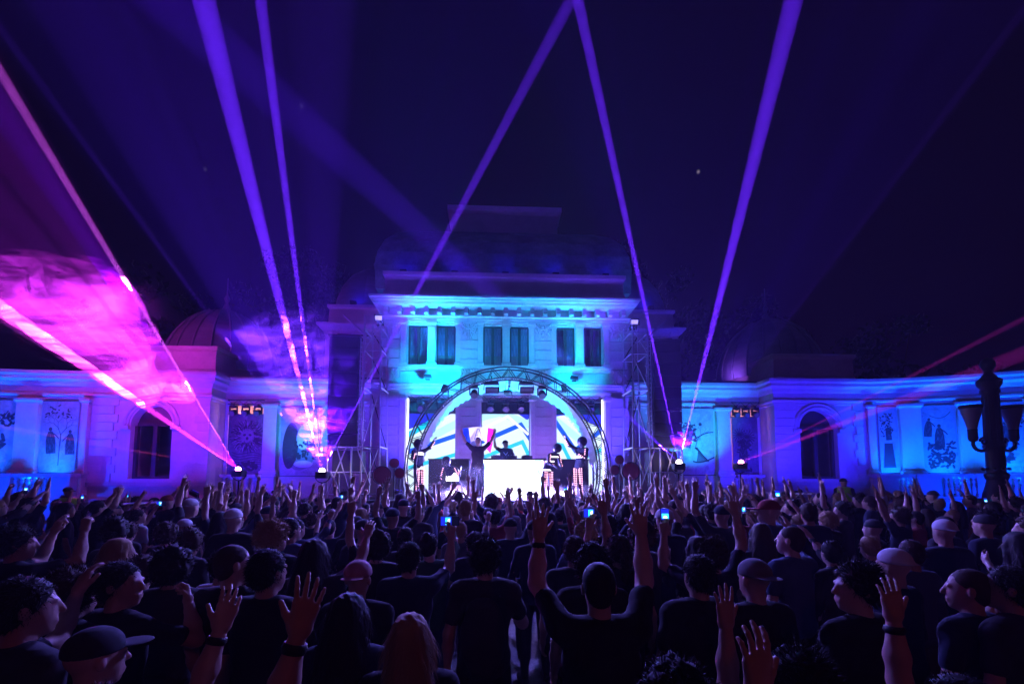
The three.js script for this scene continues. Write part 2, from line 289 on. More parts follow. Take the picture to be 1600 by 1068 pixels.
const art = {
  tree: (c, w, h) => { branch(c, w * 0.55, h * 0.62, -Math.PI / 2, h * 0.15, 9); leaves(c, 26, w * 0.1, w * 0.95, h * 0.04, h * 0.24, 16); figure(c, w * 0.3, h * 0.6, 0.92, -0.08); figure(c, w * 0.82, h * 0.62, 0.86, 0.05, -1); c.fillRect(w * 0.53, h * 0.5, 8, h * 0.4); },
  rider: (c, w, h) => { figure(c, w * 0.45, h * 0.5, 1, 0.15); leaves(c, 60, w * 0.1, w * 0.8, h * 0.5, h * 0.85, 28); c.lineWidth = 6; c.beginPath(); c.moveTo(w * 0.5, h * 0.55); c.lineTo(w * 0.85, h * 0.15); c.stroke(); leaves(c, 20, w * 0.65, w, h * 0.2, h * 0.36, 20); },
  beast: (c, w, h) => { c.save(); c.translate(w * 0.54, h * 0.36); for (let i = 0; i < 420; i++) { const a = rnd() * 6.3, r = 60 + 70 * rnd(); c.lineWidth = 5; c.strokeStyle = i % 3 ? '#17151d' : 'rgba(140,130,150,.6)'; c.beginPath(); c.moveTo(Math.cos(a) * r * 0.8, Math.sin(a) * r * 0.85); c.quadraticCurveTo(Math.cos(a + 0.2) * r, Math.sin(a + 0.2) * r, Math.cos(a + 0.1) * (r + 32), Math.sin(a + 0.1) * (r + 34)); c.stroke(); } c.fillStyle = 'rgba(120,112,130,.8)'; c.beginPath(); c.ellipse(0, -4, 62, 70, 0, 0, 7); c.fill(); c.fillStyle = '#17151d'; for (const d of [-1, 1]) { c.beginPath(); c.ellipse(d * 25, -14, 14, 10, d * 0.3, 0, 7); c.fill(); } c.beginPath(); c.ellipse(0, 18, 12, 15, 0, 0, 7); c.fill(); c.lineWidth = 6; c.beginPath(); c.arc(0, 36, 28, 0.2, 2.9); c.stroke(); c.restore(); c.strokeStyle = 'rgba(40,34,52,.8)'; c.lineWidth = 11; for (let i = 0; i < 6; i++) { c.beginPath(); c.moveTo(w * 0.15, h * (0.62 + i * 0.045)); c.bezierCurveTo(w * 0.4, h * (0.72 + i * 0.04), w * 0.6, h * (0.55 + i * 0.05), w * 0.95, h * (0.66 + i * 0.03)); c.stroke(); } leaves(c, 40, w * 0.3, w * 0.85, h * 0.78, h * 0.93, 24); },
  globe: (c, w, h) => { c.beginPath(); c.ellipse(w * 0.5, h * 0.56, w * 0.44, h * 0.36, 0, 0, 7); c.fillStyle = '#5e6a78'; c.fill(); c.fillStyle = '#17151d'; c.beginPath(); c.ellipse(w * 0.26, h * 0.56, w * 0.2, h * 0.34, 0.05, 0, 7); c.fill(); c.fillStyle = '#c9d4da'; c.beginPath(); c.ellipse(w * 0.62, h * 0.42, w * 0.2, h * 0.2, 0.2, 0, 7); c.fill(); c.fillStyle = '#17151d'; leaves(c, 90, w * 0.35, w * 0.9, h * 0.5, h * 0.76, 18); c.fillStyle = '#c9d4da'; c.beginPath(); c.ellipse(w * 0.6, h * 0.83, w * 0.24, h * 0.05, 0, 0, 7); c.fill(); },
  palm: (c, w, h) => { for (const [x, y, s] of [[0.3, 0.3, 1], [0.58, 0.34, 1.1]]) { for (let i = 0; i < 16; i++) { const a = i / 16 * 6.3; c.lineWidth = 9; c.beginPath(); c.moveTo(w * x, h * y); c.quadraticCurveTo(w * x + Math.cos(a) * 50, h * y + Math.sin(a) * 36, w * x + Math.cos(a) * 84 * s, h * y + Math.sin(a) * 90 * s + 14); c.stroke(); } } figure(c, w * 0.42, h * 0.66, 1.15, 0.02); leaves(c, 70, w * 0.2, w * 0.7, h * 0.4, h * 0.7, 22); leaves(c, 24, w * 0.25, w * 0.7, h * 0.88, h * 0.94, 20); },
  crane: (c, w, h) => { c.lineWidth = 10; c.beginPath(); c.moveTo(w * 0.08, h * 0.5); c.bezierCurveTo(w * 0.4, h * 0.55, w * 0.6, h * 0.35, w * 0.98, h * 0.36); c.stroke(); figure(c, w * 0.26, h * 0.46, 0.8, 0.2); leaves(c, 60, w * 0.08, w * 0.5, h * 0.2, h * 0.5, 18); branch(c, w * 0.46, h * 0.6, -1.3, h * 0.13, 6); c.beginPath(); c.arc(w * 0.62, h * 0.24, 15, 0, 7); c.fill(); c.lineWidth = 14; c.beginPath(); c.moveTo(w * 0.4, h * 0.8); c.quadraticCurveTo(w * 0.62, h * 0.84, w * 0.98, h * 0.74); c.stroke(); for (let i = 0; i < 12; i++) { c.lineWidth = 7; c.beginPath(); c.moveTo(w * 0.45, h * 0.6); c.quadraticCurveTo(w * (0.6 + 0.02 * i), h * (0.55 + 0.02 * i), w * (0.5 + 0.03 * i), h * 0.8); c.stroke(); } },
  throne: (c, w, h) => { figure(c, w * 0.5, h * 0.5, 1, 0); figure(c, w * 0.18, h * 0.36, 0.8, 0.1); leaves(c, 110, w * 0.15, w * 0.9, h * 0.55, h * 0.92, 30); c.lineWidth = 6; c.beginPath(); c.moveTo(w * 0.25, h * 0.15); c.quadraticCurveTo(w * 0.6, h * 0.25, w * 0.85, h * 0.1); c.stroke(); },
  cloak: (c, w, h) => { figure(c, w * 0.5, h * 0.42, 1.05, -0.05); leaves(c, 80, w * 0.1, w * 0.75, h * 0.1, h * 0.45, 24); c.beginPath(); c.moveTo(w * 0.25, h * 0.55); c.lineTo(w * 0.15, h * 0.92); c.lineTo(w * 0.8, h * 0.92); c.lineTo(w * 0.68, h * 0.55); c.fill(); },
};
function banner(label, kind, base, x0, x1, y0, y1, z, turn = 0) {
  const w = x1 - x0, h = y1 - y0, t = thing('art_banner', label, 'banner', [(x0 + x1) / 2, y0, z], turn, 'printed banners between the pilasters');
  const g = new THREE.BoxGeometry(w, h, 0.012, 10, 14, 1), p = g.attributes.position;
  for (let i = 0; i < p.count; i++) p.setZ(i, p.getZ(i) + 0.025 * (noise(p.getX(i) * 1.4 + x0, p.getY(i) * 1.1, 3) - 0.5));
  g.computeVertexNormals();
  const m = std({ roughness: 0.75, map: canvasTex(320, Math.round(320 * h / w), (c, cw, ch) => ink(c, cw, ch, base, art[kind])) });
  put('cloth', g, m, t, [0, h / 2, 0]);
  rod('hem_bar', [-w / 2 - 0.03, h + 0.012, 0], [w / 2 + 0.03, h + 0.012, 0], 0.018, M.aluDark, t); rod('hem_bar', [-w / 2 - 0.03, -0.012, 0], [w / 2 + 0.03, -0.012, 0], 0.018, M.aluDark, t);
}

// balusters, shared
const balusterG = new THREE.LatheGeometry([[0.07, 0], [0.07, 0.05], [0.04, 0.07], [0.075, 0.2], [0.06, 0.32], [0.035, 0.42], [0.03, 0.44], [0.05, 0.46], [0.06, 0.52], [0.035, 0.6], [0.03, 0.62], [0.07, 0.64], [0.07, 0.68]].map((p) => new THREE.Vector2(...p)), 10);
function balustrade(label, a, b, y0 = 1.5, n) { // from a to b ([x, z])
  const L = Math.hypot(b[0] - a[0], b[1] - a[1]), t = thing('balustrade', label, 'balustrade', [(a[0] + b[0]) / 2, y0, (a[1] + b[1]) / 2], -Math.atan2(b[1] - a[1], b[0] - a[0]), 'stone balustrades before the wings');
  slab('plinth', -L / 2, L / 2, 0, 0.08, -0.13, 0.13, M.stone, t); slab('handrail', -L / 2, L / 2, 0.762, 0.87, -0.14, 0.14, M.stone, t);
  for (let i = 0; i < n; i++) put('baluster', balusterG, M.stone, t, [-L / 2 + (i + 0.5) * L / n, 0.081, 0]);
}
function pilaster(parent, x, z, w, turn = 0, y0 = 2.38, y1 = 5.0) {
  const p = put('pilaster', boxG(w, y1 - y0 - 0.36, 0.22), M.stucco, parent, [x, (y0 + y1) / 2, z], [0, turn, 0]); const h = (y1 - y0 - 0.36) / 2;
  put('capital', rectLoft([[0, 0], [0.02, 0.02], [0.02, 0.05], [0.07, 0.1], [0.07, 0.18]], -w / 2, w / 2, -0.1, 0.1), M.stucco, p, [0, h + 0.001, 0]);
  put('base', rectLoft([[0.07, 0], [0.07, 0.1], [0.03, 0.12], [0.03, 0.18]], -w / 2, w / 2, -0.1, 0.1), M.stucco, p, [0, -h - 0.181, 0]);
  put('pedestal', rectLoft([[0.06, 0], [0.06, 0.12], [0.02, 0.14], [0.02, 0.74], [0.07, 0.78], [0.07, 0.86]], -w / 2, w / 2, -0.1, 0.16), M.stucco, p, [0, -h - 0.18 - 0.88, 0]);
}
const ENT = [[0, 5.0], [0.04, 5.02], [0.04, 5.1], [0.1, 5.13], [0.1, 5.2], [0.03, 5.24], [0.03, 5.46], [0.08, 5.5], [0.12, 5.62], [0.26, 5.7], [0.26, 5.8], [0.34, 5.86], [0.34, 5.97], [-0.3, 6.0]];
const podium = [[0.25, 0], [0.25, 0.2], [0.18, 0.24], [0.18, 1.3], [0.24, 1.36], [0.24, 1.49], [-0.6, 1.492]];

// link wings between flank and pavilion: pilasters, an open bay and a blind bay with banners
for (const sx of [-1, 1]) {
  const L = sx < 0, f = thing('link_wing', `low wing with two banner bays beside the ${L ? 'pink laser' : 'tall laser pair by the ribbed dome'}`, 'building');
  const x0 = L ? -10.62 : 4.68, x1 = L ? -4.68 : 10.2, z = -0.6;
  const open = L ? [-10.5, -9.15] : [8.95, 10.05];
  const s = new THREE.Shape(); s.moveTo(x0, 0); s.lineTo(x1, 0); s.lineTo(x1, 6); s.lineTo(x0, 6); s.closePath();
  const h = new THREE.Path(); h.moveTo(open[0], 2.3); h.lineTo(open[0], 4.98); h.lineTo(open[1], 4.98); h.lineTo(open[1], 2.3); h.closePath(); s.holes.push(h);
  put('wall', new THREE.ExtrudeGeometry(s, { depth: 0.4, bevelEnabled: false }), M.stucco, f, [0, 0, z - 0.4]);
  slab('room_back', x0, x1, 0, 6, -3.2, -3, M.stucco, f); slab('roof', x0, x1, 6.02, 6.14, -7.8, -0.7, M.zinc, f); slab('floor_slab', x0, x1, 1.6, 1.7, -2.99, -1.01, M.stone, f);
  slab('room_side', open[0] - 0.3, open[0] - 0.2, 1.71, 5.99, -2.99, -1.01, M.stucco, f); slab('room_side', open[1] + 0.2, open[1] + 0.3, 1.71, 5.99, -2.99, -1.01, M.stucco, f);
  put('entablature', sweep(ENT, [[x0 + 0.01, z], [x1 - 0.01, z]]), M.stucco, f); put('podium', sweep(podium, [[x0 + 0.01, z], [x1 - 0.01, z]]), M.stone, f);
  for (const [x, w] of L ? [[-8.86, 0.48], [-6.6, 0.46], [-4.95, 0.3]] : [[8.62, 0.52], [6.45, 0.46], [4.95, 0.3]]) pilaster(f, x, z + 0.1, w);
  // a warm lamp strip inside the open bay, as its glow at the jamb shows
  const lamp = thing('lamp_tube', `warm pink lamp tube inside the open bay behind the ${L ? 'beast' : 'palm'} banner`, 'lamp', [(L ? open[0] + 0.1 : open[1] - 0.12), 2.4, -1.3]);
  put('tube', new THREE.CylinderGeometry(0.03, 0.03, 2.3, 8), glow(1, 0.42, 0.36, 3), lamp, [0, 1.2, 0]); put('socket', boxG(0.1, 0.05, 0.1), M.black, lamp, [0, 0.02, 0]);
  const pl = new THREE.PointLight(C.warm, L ? 6 : 4); pl.position.set(L ? 0.35 : -0.35, 2.0, -0.5); pl.shadow.radius = 6; pl.castShadow = true; lamp.add(pl);
}
banner('dark banner of a maned beast face beside the pink laser', 'beast', '#54495e', -10.42, -9.12, 2.32, 4.62, -0.5);
banner('banner with a large round globe shape lit cyan behind the twin beams', 'globe', '#8d8c98', -8.5, -7.05, 2.32, 4.9, -0.53);
banner('pale banner of a bird on a bare branch lit bright cyan', 'crane', '#9b9da3', 6.85, 8.25, 2.36, 4.98, -0.53);
banner('dark narrow banner of a plumed figure behind the small pink laser', 'palm', '#5a5262', 8.98, 10.02, 2.36, 4.64, -0.5);

// corner pavilions with arched windows
for (const sx of [-1, 1]) {
  const L = sx < 0, x0 = L ? -14.7 : 10.22, x1 = L ? -10.64 : 13.8, zf = 0.3, cx = L ? -12.65 : 11.93, r = L ? 0.72 : 0.74;
  const f = thing('pavilion', L ? 'low square pavilion with arched window crossed by the pink laser sheet' : 'low square pavilion with arched window under the ribbed dome', 'building');
  const s = new THREE.Shape(); s.moveTo(x0, 0); s.lineTo(x1, 0); s.lineTo(x1, 6); s.lineTo(x0, 6); s.closePath();
  const h = new THREE.Path(), ya = 4.1; h.moveTo(cx - r, 2.2); h.lineTo(cx - r, ya); h.absarc(cx, ya, r, Math.PI, 0, true); h.lineTo(cx + r, 2.2); h.closePath(); s.holes.push(h);
  put('wall', new THREE.ExtrudeGeometry(s, { depth: 0.5, bevelEnabled: false, curveSegments: 20 }), M.stucco, f, [0, 0, zf - 0.5]);
  slab('side_wall', x0, x0 + 0.4, 0, 6, -7, zf - 0.502, M.stucco, f); slab('side_wall', x1 - 0.4, x1, 0, 6, -7, zf - 0.502, M.stucco, f); slab('room_back', x0 + 0.41, x1 - 0.41, 1, 6, -2.2, -2, M.interior, f);
  put('entablature', rectLoft(ENT.slice(0, -1).concat([[0.1, 6.02]]), x0, x1, -7, zf), M.stucco, f);
  put('parapet', rectLoft([[0, 6.03], [0, 6.3], [-0.04, 6.34], [-0.04, 7.0], [0.05, 7.08], [0.05, 7.2], [-0.1, 7.24]], x0 + 0.5, x1 - (L ? 0.3 : -0.3), -6.5, -0.4), M.stucco, f);
  put('podium', sweep(podium, [[x0 - 0.02, zf], [x1 + 0.02, zf]]), M.stone, f);
  slab('plinth_band', x0 - 0.03, x1 + 0.03, 1.93, 2.08, zf - 0.1, zf + 0.1, M.stone, f);
  // rusticated corner courses
  for (let y = 2.1, i = 0; y < 4.9; y += 0.3, i++) { slab('course', x0 - 0.012, x0 + (i % 2 ? 0.9 : 0.76), y, y + 0.285, zf - 0.1, zf + 0.045, M.stucco, f); slab('course', x1 - (i % 2 ? 0.5 : 0.4), x1 + 0.012, y, y + 0.285, zf - 0.1, zf + 0.045, M.stucco, f); }
  // arch moulding
  const am = []; for (const [rr2, dz] of [[r + 0.09, 0.05], [r + 0.2, 0.075]]) am.push(new THREE.TorusGeometry(rr2, dz, 6, 28, Math.PI).translate(cx, ya, zf + 0.02));
  put('arch_moulding', mergeGeometries(am), M.stucco, f); slab('impost', cx - r - 0.3, cx - r - 0.005, ya - 0.16, ya - 0.02, zf - 0.02, zf + 0.12, M.stucco, f); slab('impost', cx + r + 0.005, cx + r + 0.3, ya - 0.16, ya - 0.02, zf - 0.02, zf + 0.12, M.stucco, f);
  const w = slab('window', cx - r + 0.003, cx + r - 0.003, 2.202, 2.29, zf - 0.34, zf - 0.2, M.darkWood, f), q = (n, ax, bx, ay, by, m, z0 = -0.07, z1 = 0.07) => slab(n, ax, bx, ay - 2.246, by - 2.246, z0, z1, m, w);
  q('frame', -r + 0.003, -r + 0.09, 2.291, ya, M.darkWood); q('frame', r - 0.09, r - 0.003, 2.291, ya, M.darkWood); q('mullion', -0.07, 0.07, 2.291, ya, M.darkWood); q('transom', -r + 0.091, r - 0.091, ya + 0.001, ya + 0.12, M.darkWood);
  q('pane', -r + 0.091, -0.071, 2.291, ya, M.glass, -0.004, 0.004); q('pane', 0.071, r - 0.091, 2.291, ya, M.glass, -0.004, 0.004);
  const fan = new THREE.Shape(); fan.absarc(0, 0, r - 0.01, 0, Math.PI); fan.closePath(); put('fanlight', new THREE.ExtrudeGeometry(fan, { depth: 0.03, bevelEnabled: false }), M.darkWood, w, [0, ya - 2.246 + 0.121 - 0.001, -0.1]);
  // ribbed dome behind the parapet
  const dc = L ? -12.4 : 12.4, dm = put('dome_roof', new THREE.LatheGeometry([[2.15, 0], [2.2, 0.35], [2.12, 0.9], [1.85, 1.6], [1.4, 2.25], [0.8, 2.75], [0.25, 3.0], [0.02, 3.05]].map((p) => new THREE.Vector2(...p)), 40), M.zinc, f, [dc, 6.7, -3.4]);
  for (let i = 0; i < 20; i++) { const a = i / 20 * 6.283, pts = [[2.17, 0], [2.22, 0.35], [2.14, 0.9], [1.87, 1.6], [1.42, 2.25], [0.82, 2.75]].map(([q2, y]) => V3(Math.cos(a) * q2, y, Math.sin(a) * q2)); put('rib', new THREE.TubeGeometry(new THREE.CatmullRomCurve3(pts), 12, 0.045, 5), M.zinc, dm); }
  put('finial', new THREE.LatheGeometry([[0.2, 0], [0.12, 0.2], [0.05, 0.35], [0.12, 0.55], [0.03, 0.75], [0.02, 1.5], [0, 1.52]].map((p) => new THREE.Vector2(...p)), 10), M.zinc, dm, [0, 3.0, 0]);
}

// outer wings: gently curved colonnade walls with banners and balustrade
const wingL = [[-21.6, 1.5], [-19.1, 0.75], [-16.68, 0.4], [-14.71, 0.3]], wingR = [[13.81, 0.3], [15.2, 0.62], [16.9, 1.25], [18.55, 2.1], [20.4, 3.3]];
for (const [L, path] of [[true, wingL], [false, wingR]]) {
  const f = thing('colonnade_wing', L ? 'curved colonnade wall with pilasters at the frame edge by the pink sheet' : 'curved colonnade wall with cyan cornice behind the lamp post', 'building');
  put('wall', sweep([[0, 0], [0, 5.0]], path), M.stucco, f); put('wall_back', sweep([[-0.5, 5.98], [-0.5, 0]], path), M.stucco, f);
  put('entablature', sweep(ENT, path), M.stucco, f); put('podium', sweep([[1.1, 0], [1.1, 0.2], [1.0, 0.24], [1.0, 1.4], [1.06, 1.44], [1.06, 1.49], [0, 1.492]], path), M.stone, f);
  path.forEach(([x, z], i) => {
    const a = path[Math.max(0, i - 1)], b = path[Math.min(path.length - 1, i + 1)], turn = -Math.atan2(b[1] - a[1], b[0] - a[0]);
    const w = i === (L ? path.length - 1 : 0) ? 0.2 : 0.66; pilaster(f, x + Math.sin(turn) * 0.08 + (w < 0.3 ? (L ? -0.12 : 0.12) : 0), z + Math.cos(turn) * 0.08, w, turn);
    if (i + 1 < path.length) {
      const [X, Z] = path[i + 1], t2 = -Math.atan2(Z - z, X - x), mx = (x + X) / 2, mz = (z + Z) / 2, len = Math.hypot(X - x, Z - z), half = (len - 0.78) / 2, n = V3(Math.sin(t2), 0, Math.cos(t2));
      const kinds = L ? ['cloak', 'rider', 'tree'] : ['cloak', 'throne', 'rider', 'tree'];
      const lab = L ? ['banner of a cloaked figure at the far end of the pink side wing', 'banner of a rider with a lance at the frame edge beside a pilaster', 'banner of two figures under a leafless tree beside the pavilion corner'] : ['banner of a winged cloaked figure right beside the ribbed dome pavilion', 'banner of a seated robed figure between two bright pilasters', 'banner partly hidden behind the lamp post', 'banner beyond the lamp post at the frame edge'];
      banner(lab[i], kinds[i], '#8b8f99', mx - half + n.x * 0.06, mx + half + n.x * 0.06, 2.42, 4.92, mz + n.z * 0.06, t2);
      const off = (k) => [[x + n.x * k + Math.cos(t2) * 0.36, z + n.z * k - Math.sin(t2) * 0.36], [X + n.x * k - Math.cos(t2) * 0.36, Z + n.z * k + Math.sin(t2) * 0.36]], [pa, pb] = off(0.85);
      balustrade(L ? ['stone balustrade at the far end of the pink side wing', 'stone balustrade under the rider banner at the frame edge', 'stone balustrade under the leafless tree banner'][i] : ['stone balustrade under the winged cloak banner', 'stone balustrade under the seated figure banner', 'stone balustrade behind the lamp post foot', 'stone balustrade beyond the lamp post'][i], pa, pb, 1.495, Math.round(len / 0.27));
    }
    put('rail_pier', rectLoft([[0.03, 1.495], [0.03, 1.6], [0, 1.62], [0, 2.22], [0.04, 2.26], [0.04, 2.38]], -0.33, 0.33, -0.16, 0.16), M.stone, f, [x + Math.sin(turn) * 0.85 + (i === (L ? path.length - 1 : 0) ? (L ? -0.1 : 0.1) : 0), 0, z + Math.cos(turn) * 0.85], [0, turn, 0]);
  });
}
balustrade('stone balustrade under the maned beast banner', [-10.5, -0.3], [-9.2, -0.3], 1.495, 5);
balustrade('stone balustrade under the plumed figure banner', [8.98, -0.3], [10.05, -0.3], 1.495, 5);

// dark trees behind the palace
{
  const leafM = new THREE.MeshPhysicalMaterial({ color: rgb(0.02, 0.032, 0.014), roughness: 0.9, transmission: 0.3, thickness: 0, side: THREE.DoubleSide }), bark = std({ color: rgb(0.05, 0.04, 0.032), roughness: 0.95 });
  const spots = [[10.4, -15, 20.5, 4.2, 'tall dark tree rising behind the flank dome on the lamp post side'], [17, -13, 15.5, 4, 'broad dark tree behind the ribbed dome pavilion'], [24, -10, 13, 4.5, 'dark tree behind the colonnade with the lamp post'], [-13.5, -15, 19, 4.4, 'tall dark tree behind the pink laser pavilion'], [-21, -11, 14.5, 4.5, 'dark tree at the frame edge behind the pink sheet']];
  for (const [x, z, h, r, label] of spots) {
    const t = thing('tree', label, 'tree', [x, 0, z], 0, 'trees behind the palace');
    put('trunk', new THREE.CylinderGeometry(0.18, 0.42, h * 0.55, 9), bark, t, [0, h * 0.275, 0]);
    const clumps = []; for (let i = 0; i < 26; i++) { const a = rnd() * 6.28, v = rnd(), q = r * Math.sqrt(rnd()) * (0.35 + 0.75 * Math.sin(Math.PI * (0.15 + 0.8 * v))); clumps.push([Math.cos(a) * q, h * (0.32 + 0.62 * v), Math.sin(a) * q, rr(0.9, 1.7)]); if (i < 9) rod('branch', [0, h * (0.25 + 0.03 * i), 0], clumps[i].slice(0, 3), 0.09, bark, t, 5, 0.02); }
    const pos = [], idx = [], q = new THREE.Quaternion(), e = new THREE.Euler();
    for (let i = 0; i < 2600; i++) {
      const c = pick(clumps), d = V3(rr(-1, 1), rr(-1, 1), rr(-1, 1)).normalize().multiplyScalar(c[3] * Math.cbrt(rnd())), s = rr(0.12, 0.26); q.setFromEuler(e.set(rnd() * 6, rnd() * 6, rnd() * 6));
      const n = pos.length / 3; for (const [u, w] of [[-1, 0], [0, -0.5], [1, 0], [0, 0.5]]) pos.push(...V3(u * s, w * s, 0.15 * s * Math.abs(u)).applyQuaternion(q).add(V3(c[0] + d.x, c[1] + d.y * 0.8, c[2] + d.z)).toArray());
      idx.push(n, n + 1, n + 2, n, n + 2, n + 3);
    }
    const g = new THREE.BufferGeometry(); g.setAttribute('position', new THREE.Float32BufferAttribute(pos, 3)); g.setIndex(idx); g.computeVertexNormals();
    put('crown', g, leafM, t);
  }
}

// ------------------------------------------------------------------ stage
{
  const s = thing('stage_platform', 'black stage platform in front of the palace doors behind the crowd', 'stage');
  slab('deck', -3.9, 3.9, 1.45, 1.6, 0.3, 4.6, M.deck, s);
  for (let i = 0; i < 13; i++) slab('skirt_panel', -3.9 + i * 0.6, -3.9 + i * 0.6 + 0.59, 0.02, 1.448, 4.5, 4.55, M.black, s);
  for (const x of [-3.7, -1.2, 1.2, 3.7]) for (const z of [0.6, 2.4, 4.3]) rod('leg', [x, 0, z], [x, 1.448, z], 0.03, M.alu, s);
}
// LED walls in the three door openings: zig-zag graphics
const screenTex = canvasTex(1400, 640, (c, w, h) => {
  // one picture across the three doors: x -3.9..3.9 m, y 1.6..5.2 m
  const X = (m) => (m + 3.9) / 7.8 * w, Y = (m) => (5.2 - m) / 3.6 * h;
  c.fillStyle = '#dcf6ff'; c.fillRect(0, 0, w, h);
  c.fillStyle = '#2a34d8'; c.beginPath(); c.moveTo(0, 0); c.lineTo(w, 0); c.lineTo(w, Y(4.05)); c.lineTo(X(2.6), Y(4.72)); c.lineTo(X(2.0), Y(4.62)); c.lineTo(X(0.9), Y(4.42)); c.lineTo(X(0.5), Y(4.7)); c.lineTo(X(-0.6), Y(4.72)); c.lineTo(X(-0.94), Y(4.6)); c.lineTo(X(-2), Y(4.72)); c.lineTo(X(-2.6), Y(4.5)); c.lineTo(0, Y(4.0)); c.fill();
  const line = (col, wd, ...pts) => { c.strokeStyle = col; c.lineWidth = wd * w / 7.8; c.lineJoin = 'miter'; c.miterLimit = 20; c.beginPath(); pts.forEach(([x, y], i) => (i ? c.lineTo(X(x), Y(y)) : c.moveTo(X(x), Y(y)))); c.stroke(); };
  line('#b4ecff', 0.28, [-3.9, 3.2], [-1.9, 4.3], [-0.2, 4.75], [0.9, 4.3], [1.4, 4.9], [3.9, 2.9]);
  line('#00c9ee', 0.2, [-3.9, 3.75], [-2.4, 4.62]);
  line('#0b56dc', 0.17, [-3.9, 3.15], [-1.75, 3.9], [-0.95, 3.6], [0.6, 4.28], [1.25, 3.3], [1.95, 4.4], [2.7, 3.3], [3.9, 4.2]);
  line('#22c6ee', 0.14, [-3.9, 2.55], [-1.8, 3.15], [-0.95, 2.98], [0.66, 3.62], [1.0, 2.9], [1.9, 3.55], [2.2, 3.5], [2.55, 2.8], [3.9, 3.4]);
  line('#ffffff', 0.1, [-0.9, 4.1], [0.1, 4.6], [0.9, 3.9]);
});
for (const [a, b, label] of [[-3.7, -1.9, 'LED screen with zig-zag lines in the door by the flag bearer'], [-0.9, 0.92, 'LED screen with zig-zag lines behind the disc jockey'], [1.94, 3.74, 'LED screen with zig-zag lines in the door behind the striped performers']]) {
  const t = thing('led_screen', label, 'screen', [(a + b) / 2, 1.6, -0.4], 0, 'LED screens in the palace doors'), w = b - a, h = 3.1;
  slab('cabinet', -w / 2, w / 2, 0, h, -0.1, -0.01, M.black, t);
  const g = new THREE.PlaneGeometry(w - 0.02, h - 0.02), u = g.attributes.uv, p = g.attributes.position;
  for (let i = 0; i < 4; i++) u.setXY(i, (p.getX(i) + (a + b) / 2 + 3.9) / 7.8, (p.getY(i) + h / 2) / 3.6);
  put('screen_face', g, std({ color: 0, roughness: 0.4, emissive: 0xffffff, emissiveIntensity: 0.85, emissiveMap: screenTex }), t, [0, h / 2, 0]);
  const l = new THREE.RectAreaLight(rgb(0.2, 0.22, 1), 6, w - 0.1, h - 0.1); l.position.set(0, h / 2, 0.02); l.rotation.y = Math.PI; t.add(l);
}
// white light strips round the two outer doors
for (const [x, y0, y1, who] of [[-3.66, 2.0, 5.2, 'outer jamb of the door by the flag bearer'], [3.7, 2.0, 5.2, 'outer jamb of the door by the striped performers']]) {
  const t = thing('light_strip', `upright white light strip on the ${who}`, 'light strip', [x, y0, -0.06]);
  put('diffuser', boxG(0.05, y1 - y0, 0.03), glow(0.85, 0.8, 1, 3), t, [0, (y1 - y0) / 2, 0.02]); put('channel', boxG(0.08, y1 - y0, 0.03), M.alu, t, [0, (y1 - y0) / 2, -0.011]);
  const l = new THREE.RectAreaLight(rgb(0.5, 0.4, 1), 6, 0.05, y1 - y0); l.position.set(0, (y1 - y0) / 2, 0.05); l.rotation.y = Math.PI; t.add(l);
}
